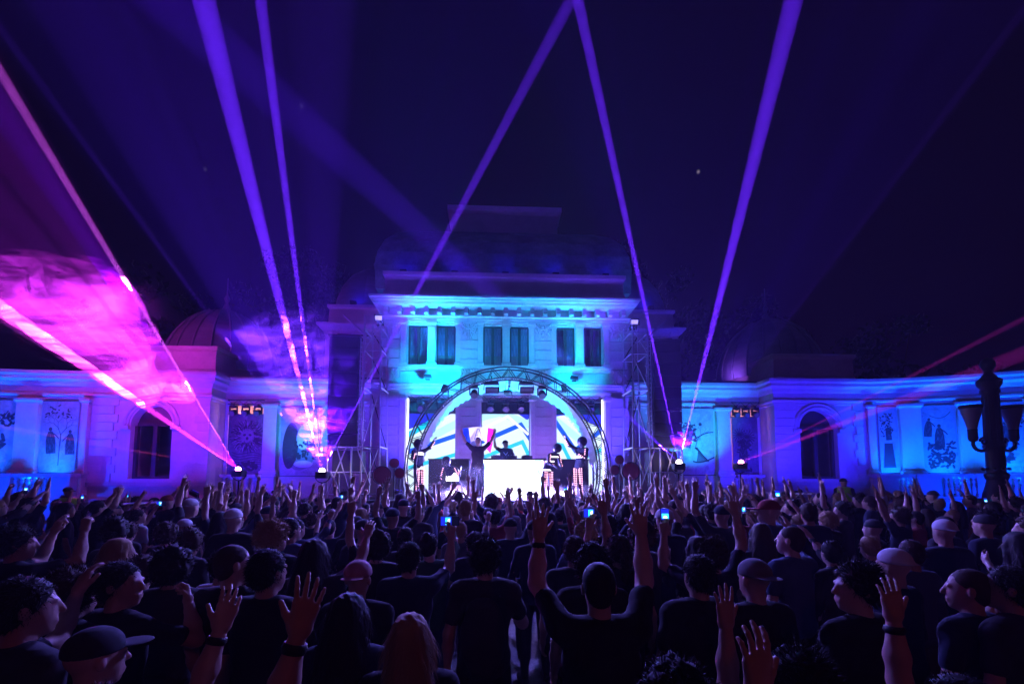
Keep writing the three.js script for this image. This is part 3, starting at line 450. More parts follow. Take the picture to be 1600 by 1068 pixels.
// DJ desk with a glowing LED front, side tables
const deskTex = canvasTex(512, 256, (c, w, h) => {
  c.fillStyle = '#f6feff'; c.fillRect(0, 0, w, h);
  for (let i = 0; i < 60; i++) { c.fillStyle = `rgba(${pick(['60,220,230', '255,255,255', '150,240,245'])},${0.15 + 0.3 * rnd()})`; c.beginPath(); c.ellipse(rnd() < 0.5 ? rnd() * w * 0.18 : w - rnd() * w * 0.18, rnd() * h, 10 + 34 * rnd(), 6 + 20 * rnd(), rnd() * 3, 0, 7); c.fill(); }
  for (let i = 0; i < 16; i++) { c.fillStyle = 'rgba(200,235,240,.5)'; c.fillRect(rnd() * w, rnd() * h, 20 + 60 * rnd(), 3); }
});
{
  const t = thing('dj_desk', 'disc jockey desk with blazing white LED front panel', 'desk', [0.13, 1.6, 2.2]);
  slab('body', -1.02, 1.02, 0, 1.2, -0.45, 0.28, M.black, t); slab('table_top', -1.1, 1.1, 1.202, 1.25, -0.5, 0.32, M.black, t);
  const g = new THREE.PlaneGeometry(2.0, 1.18); put('led_front', g, std({ color: 0, emissive: rgb(1, 1, 1), emissiveIntensity: 2.2, emissiveMap: deskTex }), t, [0, 0.6, 0.285]);
  const l = new THREE.RectAreaLight(rgb(0.28, 0.22, 1), 150, 1.95, 1.1); l.position.set(0, 0.62, 0.3); l.rotation.y = Math.PI; t.add(l);
  for (const [x, n] of [[-0.5, 'media_player'], [0.5, 'media_player'], [0, 'mixer']]) { const e = thing(n === 'mixer' ? 'mixer' : 'media_player', n === 'mixer' ? 'flat mixer in the middle of the disc jockey desk' : `flat media player on the disc jockey desk, on the ${x < 0 ? 'flag bearer' : 'striped performer'} side`, 'mixer', [0.13 + x, 2.85, 2.15]); slab('body', -0.17, 0.17, 0, 0.09, -0.19, 0.19, M.black, e); put('jog_wheel', new THREE.CylinderGeometry(0.1, 0.11, 0.025, 20), M.aluDark, e, [0, 0.103, 0]); for (let i = 0; i < 3; i++) put('knob', new THREE.CylinderGeometry(0.015, 0.018, 0.05, 8), M.alu, e, [-0.1 + i * 0.1, 0.115, -0.15]); }
  for (const [x0, x1, who] of [[-2.55, -1.25, 'flag bearer'], [1.3, 2.65, 'striped performer']]) {
    const d = thing('side_table', `long black draped table beside the desk on the ${who} side`, 'table', [(x0 + x1) / 2, 1.6, 1.95]), w = x1 - x0;
    put('skirt', new RoundedBoxGeometry(w, 1.2, 0.6, 2, 0.02), M.black, d, [0, 0.6, 0]); slab('table_top', -w / 2 - 0.02, w / 2 + 0.02, 1.202, 1.24, -0.32, 0.32, M.black, d);
  }
}
// floor lights at the lip of the stage
for (const [px, who] of [[704, 'at the arch foot, flag bearer side'], [727, 'just beside the flag bearer'], [862, 'before the crouching striped performer'], [882, 'beside the crouching striped performer'], [838, 'at the desk corner by the striped performer']]) {
  const p = at(px, 770, 4.3), t = thing('stage_floor_light', `small white floor light on the stage lip ${who}`, 'stage light', [p.x, 1.6, 4.3]);
  put('housing', new RoundedBoxGeometry(0.26, 0.2, 0.14, 2, 0.02), M.black, t, [0, 0.16, 0]); slab('foot', -0.1, 0.1, 0, 0.06, -0.06, 0.06, M.black, t);
  put('lamp_face', boxG(0.22, 0.16, 0.01), glow(0.95, 0.95, 1, 6), t, [0, 0.16, 0.077]);
  const l = new THREE.RectAreaLight(rgb(0.3, 0.22, 1), 900, 0.2, 0.14); l.position.set(0, 0.16, 0.09); l.rotation.y = Math.PI; t.add(l);
}

// ------------------------------------------------------------------ truss arch with stretched drapes
const archC = [0, 2.5], archR = 3.13, archS = 0.33;
{
  const t = thing('truss_arch', 'large round dark truss arch framing the stage', 'arch');
  const a0 = -0.28, a1 = Math.PI + 0.28, P = (R, a, z) => [archC[0] + Math.cos(a) * R, archC[1] + Math.sin(a) * R, z];
  const arc = (R, z, r, cy = archC[1]) => { const pts = []; for (let i = 0; i <= 60; i++) { const a = a0 + (a1 - a0) * i / 60; pts.push(V3(archC[0] + Math.cos(a) * R, cy + Math.sin(a) * R, z)); } return new THREE.TubeGeometry(new THREE.CatmullRomCurve3(pts), 90, r, 6); };
  for (const R of [archR, archR - archS]) for (const z of [3.17, 2.83]) put('chord', arc(R, z, 0.026), M.aluDark, t);
  const N = 46;
  for (let i = 0; i < N; i++) {
    const a = a0 + (a1 - a0) * i / N, b = a0 + (a1 - a0) * (i + 1) / N;
    for (const z of [3.17, 2.83]) rod('brace', i % 2 ? P(archR, a, z) : P(archR - archS, a, z), i % 2 ? P(archR - archS, b, z) : P(archR, b, z), 0.012, M.aluDark, t, 5);
    rod('brace', P(archR - archS, a, i % 2 ? 3.17 : 2.83), P(archR - archS, b, i % 2 ? 2.83 : 3.17), 0.012, M.aluDark, t, 5);
    if (i % 6 === 3) rod('strut', P(archR - archS, a, 2.83), P(archR - archS, a, 3.17), 0.016, M.alu, t, 5);
  }
  // rear ring of the tunnel
  const r2 = thing('rear_arch', 'thinner rear pipe arch carrying the drape inside the truss arch', 'arch'), cy2 = 2.3;
  for (const [R, z] of [[3.12, 1.3], [3.0, 1.3], [3.06, 1.2]]) put('chord', arc(R, z, 0.02, cy2), M.aluDark, r2);
  for (let i = 0; i < 40; i++) { const a = a0 + (a1 - a0) * i / 40, b = a0 + (a1 - a0) * (i + 1) / 40; rod('brace', [Math.cos(a) * (i % 2 ? 3.12 : 3), cy2 + Math.sin(a) * (i % 2 ? 3.12 : 3), 1.3], [Math.cos(b) * (i % 2 ? 3 : 3.12), cy2 + Math.sin(b) * (i % 2 ? 3 : 3.12), 1.3], 0.01, M.aluDark, r2, 5); }
  rod('king_post', [0, 5.32, 1.32], [0, 5.5, 2.8], 0.03, M.alu, r2); rod('king_post', [0, 5.2, 2.75], [0, 5.5, 2.75], 0.03, M.alu, r2);
  // drapes stretched between the two rings, one on each side of the crown
  for (const [d, who] of [[-1, 'flag bearer'], [1, 'striped performer']]) {
    const f = thing('stretch_drape', `white stretched drape inside the arch on the ${who} side, lit cyan at the crown`, 'drape'), pos = [], idx = [], nu = 60, nv = 10;
    for (let i = 0; i <= nu; i++) for (let j = 0; j <= nv; j++) {
      const a = Math.PI / 2 - d * (0.03 + 1.45 * i / nu), v = j / nv, R = 3.02 * (1 - v) + (archR - archS - 0.03) * v - 0.14 * Math.sin(Math.PI * v), cy = cy2 * (1 - v) + archC[1] * v, fold = 0.03 * Math.sin(i * 1.9 + 2 * noise(i * 0.3, 1, d)) * Math.sin(Math.PI * v);
      pos.push(Math.cos(a) * (R + fold), cy + Math.sin(a) * (R + fold), 1.26 + (2.84 - 1.26) * v);
      if (i && j) { const q = (x, y) => x * (nv + 1) + y; idx.push(q(i - 1, j - 1), q(i, j - 1), q(i, j), q(i - 1, j - 1), q(i, j), q(i - 1, j)); }
    }
    const g = new THREE.BufferGeometry(); g.setAttribute('position', new THREE.Float32BufferAttribute(pos, 3)); g.setIndex(idx); g.computeVertexNormals();
    put('cloth', g, M.drape, f);
  }
}
// lights hung in the arch
function movingHead(label, x, y, z, tilt = 0.5, turn = 0, group) { // hangs from y
  const t = thing('moving_head_light', label, 'stage light', [x, y, z], turn, group);
  put('base', new RoundedBoxGeometry(0.24, 0.1, 0.2, 2, 0.02), M.black, t, [0, -0.1, 0]); put('clamp', boxG(0.06, 0.08, 0.05), M.aluDark, t, [0, -0.02, 0]);
  for (const s of [-1, 1]) put('yoke_arm', boxG(0.035, 0.24, 0.08), M.black, t, [s * 0.135, -0.25, 0]);
  const h = put('head', new THREE.LatheGeometry([[0, -0.17], [0.07, -0.16], [0.1, -0.1], [0.115, 0.02], [0.115, 0.12], [0.1, 0.13]].map((p) => new THREE.Vector2(...p)), 18), M.black, t, [0, -0.32, 0], [Math.PI / 2 + tilt, 0, 0]);
  put('lens', new THREE.CylinderGeometry(0.1, 0.1, 0.012, 18), new THREE.MeshPhysicalMaterial({ color: rgb(0.25, 0.26, 0.3), roughness: 0.08, metalness: 0.6, clearcoat: 1 }), h, [0, 0.128, 0]);
}
{
  const p1 = at(741, 599, 2.9), p2 = at(847, 600, 2.9);
  movingHead('round lamp hung in the arch above the flag bearer', p1.x, p1.y, 2.9, 0.7); movingHead('round lamp hung in the arch above the striped performers', p2.x, p2.y, 2.9, 0.7);
  for (const [px, who] of [[768, 'flag bearer'], [822, 'striped performer']]) {
    const p = at(px, 593, 2.9), t = thing('strobe_panel', `double dark strobe panel hung in the arch on the ${who} side`, 'stage light', [p.x, p.y, 2.9], 0, 'strobe panels in the arch');
    rod('hanger', [0, 0.12, 0], [0, -0.08, 0], 0.02, M.aluDark, t); put('upper_panel', new RoundedBoxGeometry(0.44, 0.1, 0.16, 2, 0.015), M.black, t, [0, -0.12, 0]); put('lower_panel', new RoundedBoxGeometry(0.42, 0.2, 0.1, 2, 0.015), M.black, t, [0.02, -0.34, 0.03], [0.25, 0, 0]);
    const face = put('panel_face', boxG(0.36, 0.13, 0.01), M.frosted, t, [0.02, -0.345, 0.09], [0.25, 0, 0]); for (let i = 0; i < 8; i++) put('led_cell', boxG(0.035, 0.1, 0.006), M.alu, face, [-0.155 + i * 0.044, 0, 0.009]);
    for (const s of [-1, 1]) rod('side_bracket', [s * 0.23, -0.12, 0], [s * 0.24, -0.34, 0.03], 0.012, M.aluDark, t);
  }
  // bars of three in the openings
  const bar = (label, x0, x1, y, z) => { const t = thing('truss_bar', label, 'truss', [(x0 + x1) / 2, y, z]), w = (x1 - x0) / 2; for (const dy of [0, 0.16]) rod('chord', [-w, dy, 0], [w, dy, 0], 0.02, M.aluDark, t); const n = Math.round(w * 2 / 0.2); for (let i = 0; i < n; i++) rod('brace', [-w + i * 2 * w / n, i % 2 ? 0 : 0.16, 0], [-w + (i + 1) * 2 * w / n, i % 2 ? 0.16 : 0, 0], 0.009, M.aluDark, t, 5); };
  const trio = (where, x0, x1, y, z, n = 3) => { bar(`short dark truss bar carrying lamps ${where}`, x0, x1, y, z); for (let i = 0; i < n; i++) movingHead(`moving head lamp ${['first from left', 'second from left', 'third from left'][i]} ${where}`, x0 + (x1 - x0) * (i + 0.5) / n, y, z, 0.35, 0, `lamps ${where}`); };
  trio('above the maned beast banner', -10.45, -9.1, 5.0, -0.42); trio('above the plumed figure banner', 8.95, 10.1, 5.06, -0.42); trio('at the head of the middle door', -0.85, 0.87, 5.14, 0.12); trio('at the head of the door by the flag bearer', -3.55, -2.0, 5.14, 0.12, 2); trio('at the head of the door by the striped performers', 2.1, 3.6, 5.14, 0.12, 2);
}

// ------------------------------------------------------------------ speaker towers (one on each side) and line arrays
for (const sx of [-1, 1]) {
  const L = sx < 0, who = L ? 'twin beams' : 'lamp post';
  const t = thing('scaffold_tower', `metal scaffold speaker tower on the ${who} side of the arch`, 'scaffold tower'), X = (x) => sx * x, z0 = 1.5, z1 = 2.5;
  // ladder tower
  for (const x of [4.02, 4.62]) for (const z of [z0, z1]) rod('upright', [X(x), 0, z], [X(x + (x < 4.2 ? 0.1 : 0)), 7.45, z], 0.03, M.alu, t, 8);
  for (const y of [1.7, 3.2, 5.1, 6.3, 7.0]) { for (const z of [z0, z1]) rod('ledger', [X(4.04), y, z], [X(4.62), y, z], 0.022, M.alu, t); for (const x of [4.05, 4.62]) rod('transom', [X(x), y, z0], [X(x), y, z1], 0.022, M.alu, t); }
  for (const [y, Y] of [[1.7, 3.2], [3.2, 5.1], [5.1, 6.3], [6.3, 7.2]]) { rod('diagonal', [X(4.62), y, z1], [X(4.08), Y, z1], 0.018, M.alu, t); rod('diagonal', [X(4.06), y, z0], [X(4.62), Y, z0], 0.018, M.aluDark, t); }
  // cage under the array
  for (const x of [4.9, 5.62]) for (const z of [z0, z1 + 0.1]) rod('upright', [X(x), 0, z], [X(x), 3.2, z], 0.028, M.alu, t, 8);
  for (const y of [0.6, 1.7, 2.4, 3.18]) for (const z of [z0, z1 + 0.1]) rod('ledger', [X(4.62), y, z], [X(5.64), y, z], 0.022, M.alu, t);
  rod('diagonal', [X(5.6), 1.7, z1 + 0.12], [X(5.05), 3.2, z1 + 0.12], 0.02, M.alu, t); rod('diagonal', [X(4.7), 0.6, z1 + 0.12], [X(5.5), 2.4, z1 + 0.12], 0.02, M.alu, t); rod('diagonal', [X(5.35), 3.2, z1 + 0.12], [X(4.9), 1.7, z1 + 0.12], 0.02, M.alu, t); rod('diagonal', [X(4.3), 2.0, z1 + 0.1], [X(4.75), 3.2, z1 + 0.1], 0.02, M.alu, t);
  for (const z of [1.62]) put('ballast_block', new RoundedBoxGeometry(0.9, 0.7, 0.6, 2, 0.03), M.black, t, [X(5.15), 2.75, z + 0.35]);
  // mast of lattice with clamps
  for (const [dx, dz] of [[-0.08, -0.08], [0.08, -0.08], [0, 0.1]]) rod('mast_chord', [X(4.78 + dx), 3.2, 2.2 + dz], [X(4.78 + dx), 6.75, 2.2 + dz], 0.02, M.alu, t);
  for (let i = 0; i < 22; i++) { const y = 3.25 + i * 0.158; rod('mast_brace', [X(4.7), y, 2.13], [X(4.86), y + 0.15, 2.13], 0.012, M.alu, t, 5); rod('mast_brace', [X(4.86), y, 2.13], [X(4.78), y + 0.15, 2.3], 0.012, M.alu, t, 5); if (i % 2) rod('clamp', [X(4.68), y, 2.28], [X(4.58), y + 0.02, 2.3], 0.025, M.alu, t, 5); }
  // outrigger boom at the head
  const b0 = [X(5.3), 7.48, 2.1], b1 = [X(4.5), 6.72, 2.1], n = V3(0.09 * sx, 0.09, 0); for (const [dn, dz] of [[1, -0.1], [1, 0.1], [-1, 0]]) rod('boom_chord', [b0[0] + n.x * dn * sx * (sx), b0[1] + 0.08 * dn, b0[2] + dz], [b1[0] + n.x * dn * sx * sx, b1[1] + 0.08 * dn, b1[2] + dz], 0.026, M.alu, t);
  for (let i = 0; i < 6; i++) { const q = i / 6, w = (i + 1) / 6, l = (a, c) => a + (c - a) * q, m = (a, c) => a + (c - a) * w; rod('boom_brace', [l(b0[0], b1[0]), l(b0[1], b1[1]) + (i % 2 ? 0.08 : -0.08), 2.1], [m(b0[0], b1[0]), m(b0[1], b1[1]) + (i % 2 ? -0.08 : 0.08), 2.1], 0.012, M.alu, t, 5); }
  rod('ledger', [X(4.6), 6.9, 2.1], [X(5.6), 6.95, 2.1], 0.02, M.aluDark, t); rod('sling', [X(5.55), 7.2, 2.1], [X(5.5), 6.85, 2.1], 0.014, M.alu, t); rod('sling', [X(5.0), 7.1, 2.1], [X(5.25), 6.85, 2.1], 0.014, M.alu, t);
  // the hung array: nine cabinets, the lower ones turned down
  const a = thing('line_array', `tall hung black loudspeaker array on the ${who} side`, 'loudspeaker', [X(5.32), 0, 2.1], sx * -0.06);
  for (let i = 0; i < 9; i++) {
    const k = Math.max(0, i - 5), c = put('cabinet', new RoundedBoxGeometry(0.92, 0.385, 0.5, 2, 0.015), M.black, a, [0, 6.6 - i * 0.392, -k * k * 0.012], [k * 0.06, 0, 0]);
    put('grille', boxG(0.86, 0.33, 0.012), M.grille, c, [0, 0, 0.252]);
    for (const s of [-1, 1]) put('rigging_plate', boxG(0.02, 0.36, 0.1), M.aluDark, c, [s * 0.472, 0, 0.1]);
  }
  slab('bumper_frame', -0.5, 0.5, 6.8, 6.86, -0.25, 0.25, M.aluDark, a);
}
// round red drums on the tower feet
{
  const disc = (label, px, py, z, r, tilt) => { const p = at(px, py, z), t = thing('round_drum', label, 'drum', [p.x, p.y, z], tilt, 'round red drums at the towers'); put('shell', new THREE.CylinderGeometry(r, r, r * 0.7, 30).rotateX(Math.PI / 2), M.disc, t, [0, 0, -r * 0.36]); put('head', new THREE.SphereGeometry(r * 0.97, 28, 10, 0, 6.284, 0, 0.35).rotateX(Math.PI / 2).scale(2.7, 2.7, 0.7).translate(0, 0, -r * 0.62), M.disc, t, [0, 0, 0]); put('rim', new THREE.TorusGeometry(r, r * 0.06, 6, 36), M.aluDark, t); rod('stand', [0, -r - 0.02, -r * 0.3], [0, -p.y, -r * 0.3], 0.02, M.aluDark, t); };
  disc('large red drum low by the tower on the twin beams side', 597, 742, 3.2, 0.27, 0.2); disc('small red drum, upper of two beside the arch on the twin beams side', 616, 723, 3.3, 0.14, 0.1); disc('small red drum, lower of two beside the arch on the twin beams side', 624, 739, 3.35, 0.15, 0);
  disc('large red drum low by the tower on the lamp post side', 986, 736, 3.4, 0.27, -0.15); disc('small red drum, upper of two beside the arch on the lamp post side', 968, 718, 3.3, 0.13, -0.1); disc('small red drum, lower of two beside the arch on the lamp post side', 961, 734, 3.35, 0.145, 0);
}

// ------------------------------------------------------------------ lasers: a projector on a stand with its beams in the haze
function laser(label, px, py, z, color, glowC) {
  const p = at(px, py, z), t = thing('laser_projector', label, 'laser', [p.x, 0, z]);
  put('housing', new RoundedBoxGeometry(0.34, 0.2, 0.3, 2, 0.02), M.aluDark, t, [0, p.y - 0.13, -0.06]); put('yoke', new THREE.TorusGeometry(0.22, 0.015, 5, 16, Math.PI).rotateX(Math.PI), M.black, t, [0, p.y - 0.13, -0.06]);
  rod('pole', [0, 0.05, -0.06], [0, p.y - 0.36, -0.06], 0.025, M.black, t); for (let i = 0; i < 3; i++) { const a = i * 2.094 + 0.5; rod('leg', [0, 0.5, -0.06], [Math.cos(a) * 0.42, 0.02, Math.sin(a) * 0.42 - 0.06], 0.016, M.black, t); }
  put('aperture_lamp', new THREE.SphereGeometry(0.08, 14, 10), glow(...glowC, 30), t, [0, p.y, 0]);
  const beam = (tx, ty, half, k, col = color, tz = z) => { const q = at(tx, ty, tz), d = q.clone().sub(p).normalize(); const s = spot(t, [0, p.y, 0], [q.x - p.x, q.y, q.z - z], half, 0.12, col, k, 0.15); s.position.addScaledVector(d, 0.08); return s; };
  return { beam, px, py };
}
const K = 1150000;
const sky1 = rgb(0.09, 0.003, 1);
{ // twin beams, the long cross beam and a faint fan
  const l = laser('laser projector on a stand sending two bright violet beams and a cross beam', 503, 735, 3.3, C.violet, [0.9, 0.7, 1]);
  l.beam(318, 0, 1.4, K * 0.5); l.beam(407, 0, 0.72, K * 0.75); l.beam(892, 0, 0.75, K * 0.42);
  for (let i = 0; i < 6; i++) { const a = -0.6 + i * 1.0 / 5; l.beam(503 + a * 735, 0, 6.5, K * 0.0032, sky1); }
  l.beam(503 - 0.728 * 735, 0, 0.2, K * 0.06); for (let i = 0; i < 4; i++) { const a = -0.52 + i * 0.17; l.beam(503 + a * 300, 435, 5, K * 0.0085, rgb(0.16, 0.03, 1)); }
}
{
  const l = laser('laser projector on a stand sending the crossing violet beams on the lamp post side', 1061, 722, 3.3, C.violet, [1, 0.75, 0.95]);
  l.beam(903, 0, 0.72, K * 0.65); l.beam(1240, 0, 1.2, K * 0.42); l.beam(560, 270, 2.2, K * 0.045, rgb(0.14, 0.02, 1));
  for (let i = 0; i < 6; i++) { const a = -0.25 + i * 0.88 / 5; l.beam(1061 + a * 722, 0, 6, K * 0.0022, sky1); }
  l.beam(1061 + 0.763 * 722, 0, 0.2, K * 0.03);
}
{
  const l = laser('pink laser projector before the maned beast banner', 372, 733, 2.2, C.pink, [1, 0.3, 0.6]);
  l.beam(0, 168, 1.9, K * 0.055, rgb(0.3, 0.0, 0.9)); l.beam(200, 446, 0.6, K * 0.55, rgb(1, 0.15, 0.9)); l.beam(0, 482, 1.6, K * 0.3);
  for (let i = 0; i < 6; i++) { const a = 0.68 + i * 0.7 / 5; l.beam(372 - a * 300, 433, 4.2, K * 0.008, rgb(0.75, 0.03, 1)); }
  l.beam(190, 700, 0.2, K * 0.1, rgb(1, 0.1, 0.25));
}
{
  const l = laser('small pink laser projector before the plumed figure banner', 1158, 722, 2.2, C.pink, [1, 0.3, 0.55]);
  l.beam(1300, 650, 0.45, K * 0.085); l.beam(1345, 650, 1.5, K * 0.035);
}

// ------------------------------------------------------------------ architectural floodlights
function flood(label, pos, target, deg, color, I, group, pen = 0.7) {
  const t = thing('floodlight', label, 'floodlight', pos, 0, group), d = V3(...target).sub(V3(...pos)).normalize(), q = new THREE.Quaternion().setFromUnitVectors(V3(0, 0, 1), d);
  const h = put('housing', new RoundedBoxGeometry(0.26, 0.18, 0.1, 2, 0.02), M.black, t, [0, 0.14, 0]); h.quaternion.copy(q);
  const m = Math.max(color.r, color.g, color.b); put('lamp_face', boxG(0.21, 0.13, 0.008), glow(color.r / m, color.g / m, color.b / m, 2), h, [0, 0, 0.056]);
  slab('foot', -0.08, 0.08, 0, 0.03, -0.08, 0.08, M.black, t); put('bracket', boxG(0.02, 0.14, 0.03), M.black, t, [0.14, 0.08, 0]);
  const s = spot(t, [0, 0.14, 0], target.map((v, i) => v - pos[i]), deg, pen, color, I, 3); s.position.addScaledVector(d, 0.08);
}
const gF = 'floodlights washing the palace';
for (const sx of [-1, 1]) flood(`violet crowd lamp at the tower head on the ${sx < 0 ? 'twin beams' : 'lamp post'} side`, [sx * 4.16, 7.2, 2.62], [sx * 0.5, 1.6, 11], 40, rgb(0.18, 0.15, 1), 400, 'crowd blinders on the towers', 0.8);
flood('cyan floodlight on the ledge under the window pair by the twin beams', [-2.85, 5.77, 0.62], [-2.85, 8.6, 0.3], 32, C.cyan, 110, gF, 1);
flood('cyan floodlight on the ledge under the window pair by the lamp post side', [2.5, 5.77, 0.62], [2.75, 8.6, 0.3], 30, C.cyan, 55, gF, 1);
flood('cyan floodlight on top of the stage arch, flag bearer side', [-2.1, 5.05, 2.0], [-2.7, 5.95, 0], 36, C.cyan, 150, gF, 0.9);
flood('cyan floodlight on top of the stage arch, striped performer side', [1.9, 5.1, 2.0], [2.6, 5.95, 0], 30, C.cyan, 90, gF, 0.9);
flood('cyan floodlight inside the crown of the arch', [0, 4.9, 2.2], [0, 5.7, 2.0], 80, rgb(0, 0.5, 1), 90, gF, 0.9);
flood('violet floodlight on the stage corner, flag bearer side', [-3.6, 1.62, 1.7], [-2.6, 8.4, 0], 54, C.wash, 150, gF);
flood('violet floodlight on the stage corner, striped performer side', [3.6, 1.62, 1.7], [2.6, 8.4, 0], 54, C.wash, 170, gF);
flood('violet floodlight below the maned beast banner', [-9.6, 1.6, 2.6], [-8.6, 4.8, -0.6], 56, C.deep, 80, gF);
flood('violet floodlight below the plumed figure banner', [9.4, 1.6, 2.6], [9.0, 4.8, -0.6], 56, C.deep, 80, gF);
flood('cyan floodlight before the globe banner', [-7.6, 1.6, 1.6], [-7.7, 5.0, -0.6], 34, C.cyan, 50, gF);
flood('cyan floodlight before the bird banner', [7.4, 1.6, 1.6], [7.4, 5.0, -0.6], 36, C.cyan, 90, gF);
flood('blue floodlight before the arched window on the pink sheet side', [-12.7, 1.5, 3.3], [-12.7, 4.6, 0.3], 52, C.deep, 75, gF);
flood('blue floodlight before the arched window under the ribbed dome', [12.0, 1.5, 3.3], [12.0, 4.6, 0.3], 52, C.deep, 75, gF);
flood('cyan floodlight on the deck behind the desk, flag bearer side', [-1.4, 1.62, 0.95], [-1.5, 5.0, 2.0], 34, C.cyan, 260, gF, 0.9);
flood('cyan floodlight on the deck behind the desk, striped performer side', [1.45, 1.62, 0.95], [1.5, 5.0, 2.0], 34, C.cyan, 260, gF, 0.9);
flood('small pale floodlight at the feet of the flag bearer', [-1.0, 1.62, 4.52], [-0.9, 2.9, 4.1], 38, rgb(0.6, 0.4, 1), 3.5, gF, 0.8);
for (const sx of [-1, 1]) flood(`violet floodlight at the tower head on the ${sx < 0 ? 'twin beams' : 'lamp post'} side, aimed at the roof`, [sx * 4.3, 7.3, 1.9], [sx * 2.2, 9.7, 0], 62, rgb(0.09, 0.03, 1), 26, gF, 0.9);
flood('blue floodlight on the ground before the rider banner', [-15.6, 0.3, 4.4], [-16, 3.6, 0.4], 44, rgb(0.0, 0.03, 1), 130, gF, 0.8);
flood('blue floodlight on the ground before the seated figure banner', [15.4, 0.3, 5.2], [16.2, 3.4, 1], 44, rgb(0.0, 0.03, 1), 150, gF, 0.8);
['first', 'second', 'third', 'fourth', 'fifth'].forEach((w, i) => flood(`deep blue floodlight on the attic ledge before the big dome, ${w} from left`, [-4 + 2 * i, 10.15, -0.42], [-4 + 2 * i, 12.9, -1.7], 60, rgb(0.012, 0.004, 1), 2.5, gF, 1));
for (const sx of [-1, 1]) flood(`deep blue floodlight on the parapet before the small dome, ${sx < 0 ? 'twin beams' : 'lamp post'} side`, [sx * 6.5, 9.63, -2.35], [sx * 6.3, 11.6, -3.6], 60, rgb(0.012, 0.004, 1), 2.2, gF, 1);
flood('violet floodlight on the deck before the pier, flag bearer side', [-1.38, 1.62, 1.35], [-1.4, 3.6, 0.15], 40, rgb(0.34, 0.12, 1), 16, gF, 0.9);
flood('violet floodlight on the deck before the pier, striped performer side', [1.42, 1.62, 1.35], [1.42, 3.6, 0.15], 40, rgb(0.4, 0.12, 1), 18, gF, 0.9);
flood('violet floodlight on the roof beside the ribbed dome', [9.6, 6.18, -2.2], [11.2, 7.8, -3.2], 40, rgb(0.3, 0.08, 1), 7, gF, 0.9);
for (const [L, path] of [[true, wingL], [false, wingR]]) for (let i = 0; i + 1 < path.length; i++) {
  const [x, z] = path[i], [X, Z] = path[i + 1], t2 = -Math.atan2(Z - z, X - x), mx = (x + X) / 2 + Math.sin(t2) * 0.66, mz = (z + Z) / 2 + Math.cos(t2) * 0.66;
  flood(`blue floodlight behind the balustrade on the ${L ? 'pink sheet' : 'lamp post'} wing, ${['outermost', 'second', 'third', 'fourth'][L ? i : path.length - 2 - i]} bay from the edge`, [mx, 1.5, mz], [mx - Math.sin(t2) * 0.5, 5.9, mz - Math.cos(t2) * 0.35], 50, C.blue, 82, gF, 0.8);
}

// ------------------------------------------------------------------ lamp post with two urn lamps (not lit)
{
  const t = thing('lamp_post', 'ornate dark iron lamp post with two unlit urn lamps above the crowd', 'lamp post', [13.45, 0, 5]);
  const lathe = (pts, seg = 24) => new THREE.LatheGeometry(pts.map((p) => new THREE.Vector2(...p)), seg);
  put('pedestal', lathe([[0.42, 0], [0.42, 0.5], [0.36, 0.56], [0.36, 1.0], [0.4, 1.06], [0.33, 1.2], [0.36, 1.32], [0.3, 1.45], [0.34, 1.6], [0.32, 1.75], [0.26, 1.95], [0.21, 2.15], [0.24, 2.2], [0.27, 2.3], [0.21, 2.36]]), M.iron, t);
  put('shaft', lathe([[0.2, 2.36], [0.2, 3.0], [0.235, 3.05], [0.235, 3.12], [0.19, 3.2], [0.175, 4.55], [0.21, 4.6], [0.21, 4.66], [0.19, 4.7], [0.27, 4.82], [0.27, 4.94], [0.2, 5.0], [0.14, 5.08], [0.09, 5.16], [0.1, 5.2]]), M.iron, t);
  put('finial', lathe([[0.08, 5.2], [0.12, 5.26], [0.165, 5.36], [0.16, 5.46], [0.1, 5.56], [0.03, 5.6], [0, 5.61]]), M.iron, t);
  for (let i = 0; i < 12; i++) { const a = i / 12 * 6.283; rod('flute', [Math.cos(a) * 0.19, 3.25, Math.sin(a) * 0.19], [Math.cos(a) * 0.172, 4.5, Math.sin(a) * 0.172], 0.016, M.iron, t, 5); }
  for (let i = 0; i < 10; i++) { const a = i / 10 * 6.283; put('boss', new THREE.SphereGeometry(0.045, 8, 6), M.iron, t, [Math.cos(a) * 0.26, 2.46, Math.sin(a) * 0.26]); }
  for (const s of [-1, 1]) {
    const pts = [[0.16, 3.12], [0.3, 2.98], [0.48, 2.98], [0.6, 3.1], [0.6, 3.28]].map(([x, y]) => V3(s * x, y, 0)); const arm = put('arm', new THREE.TubeGeometry(new THREE.CatmullRomCurve3(pts), 20, 0.045, 8), M.iron, t);
    const sc = []; for (let i = 0; i <= 24; i++) { const a = i / 24 * 8.2, r = 0.12 * (1 - i / 32); sc.push(V3(s * (0.29 + Math.cos(a) * r), 3.22 + Math.sin(a) * r, 0)); } put('scroll', new THREE.TubeGeometry(new THREE.CatmullRomCurve3(sc), 40, 0.03, 6), M.iron, arm);
    const u = put('urn_lamp', lathe([[0.05, 3.28], [0.1, 3.3], [0.09, 3.4], [0.1, 3.55], [0.14, 3.75], [0.2, 3.98], [0.24, 4.16]]), M.frosted, t, [s * 0.6, 0, 0]); put('rim', lathe([[0.235, 4.14], [0.26, 4.16], [0.26, 4.22], [0.23, 4.24], [0, 4.25]]), M.iron, u); put('cup', lathe([[0.03, 3.2], [0.09, 3.24], [0.11, 3.32], [0.105, 3.5], [0.112, 3.56]]), M.iron, u);
  }
}
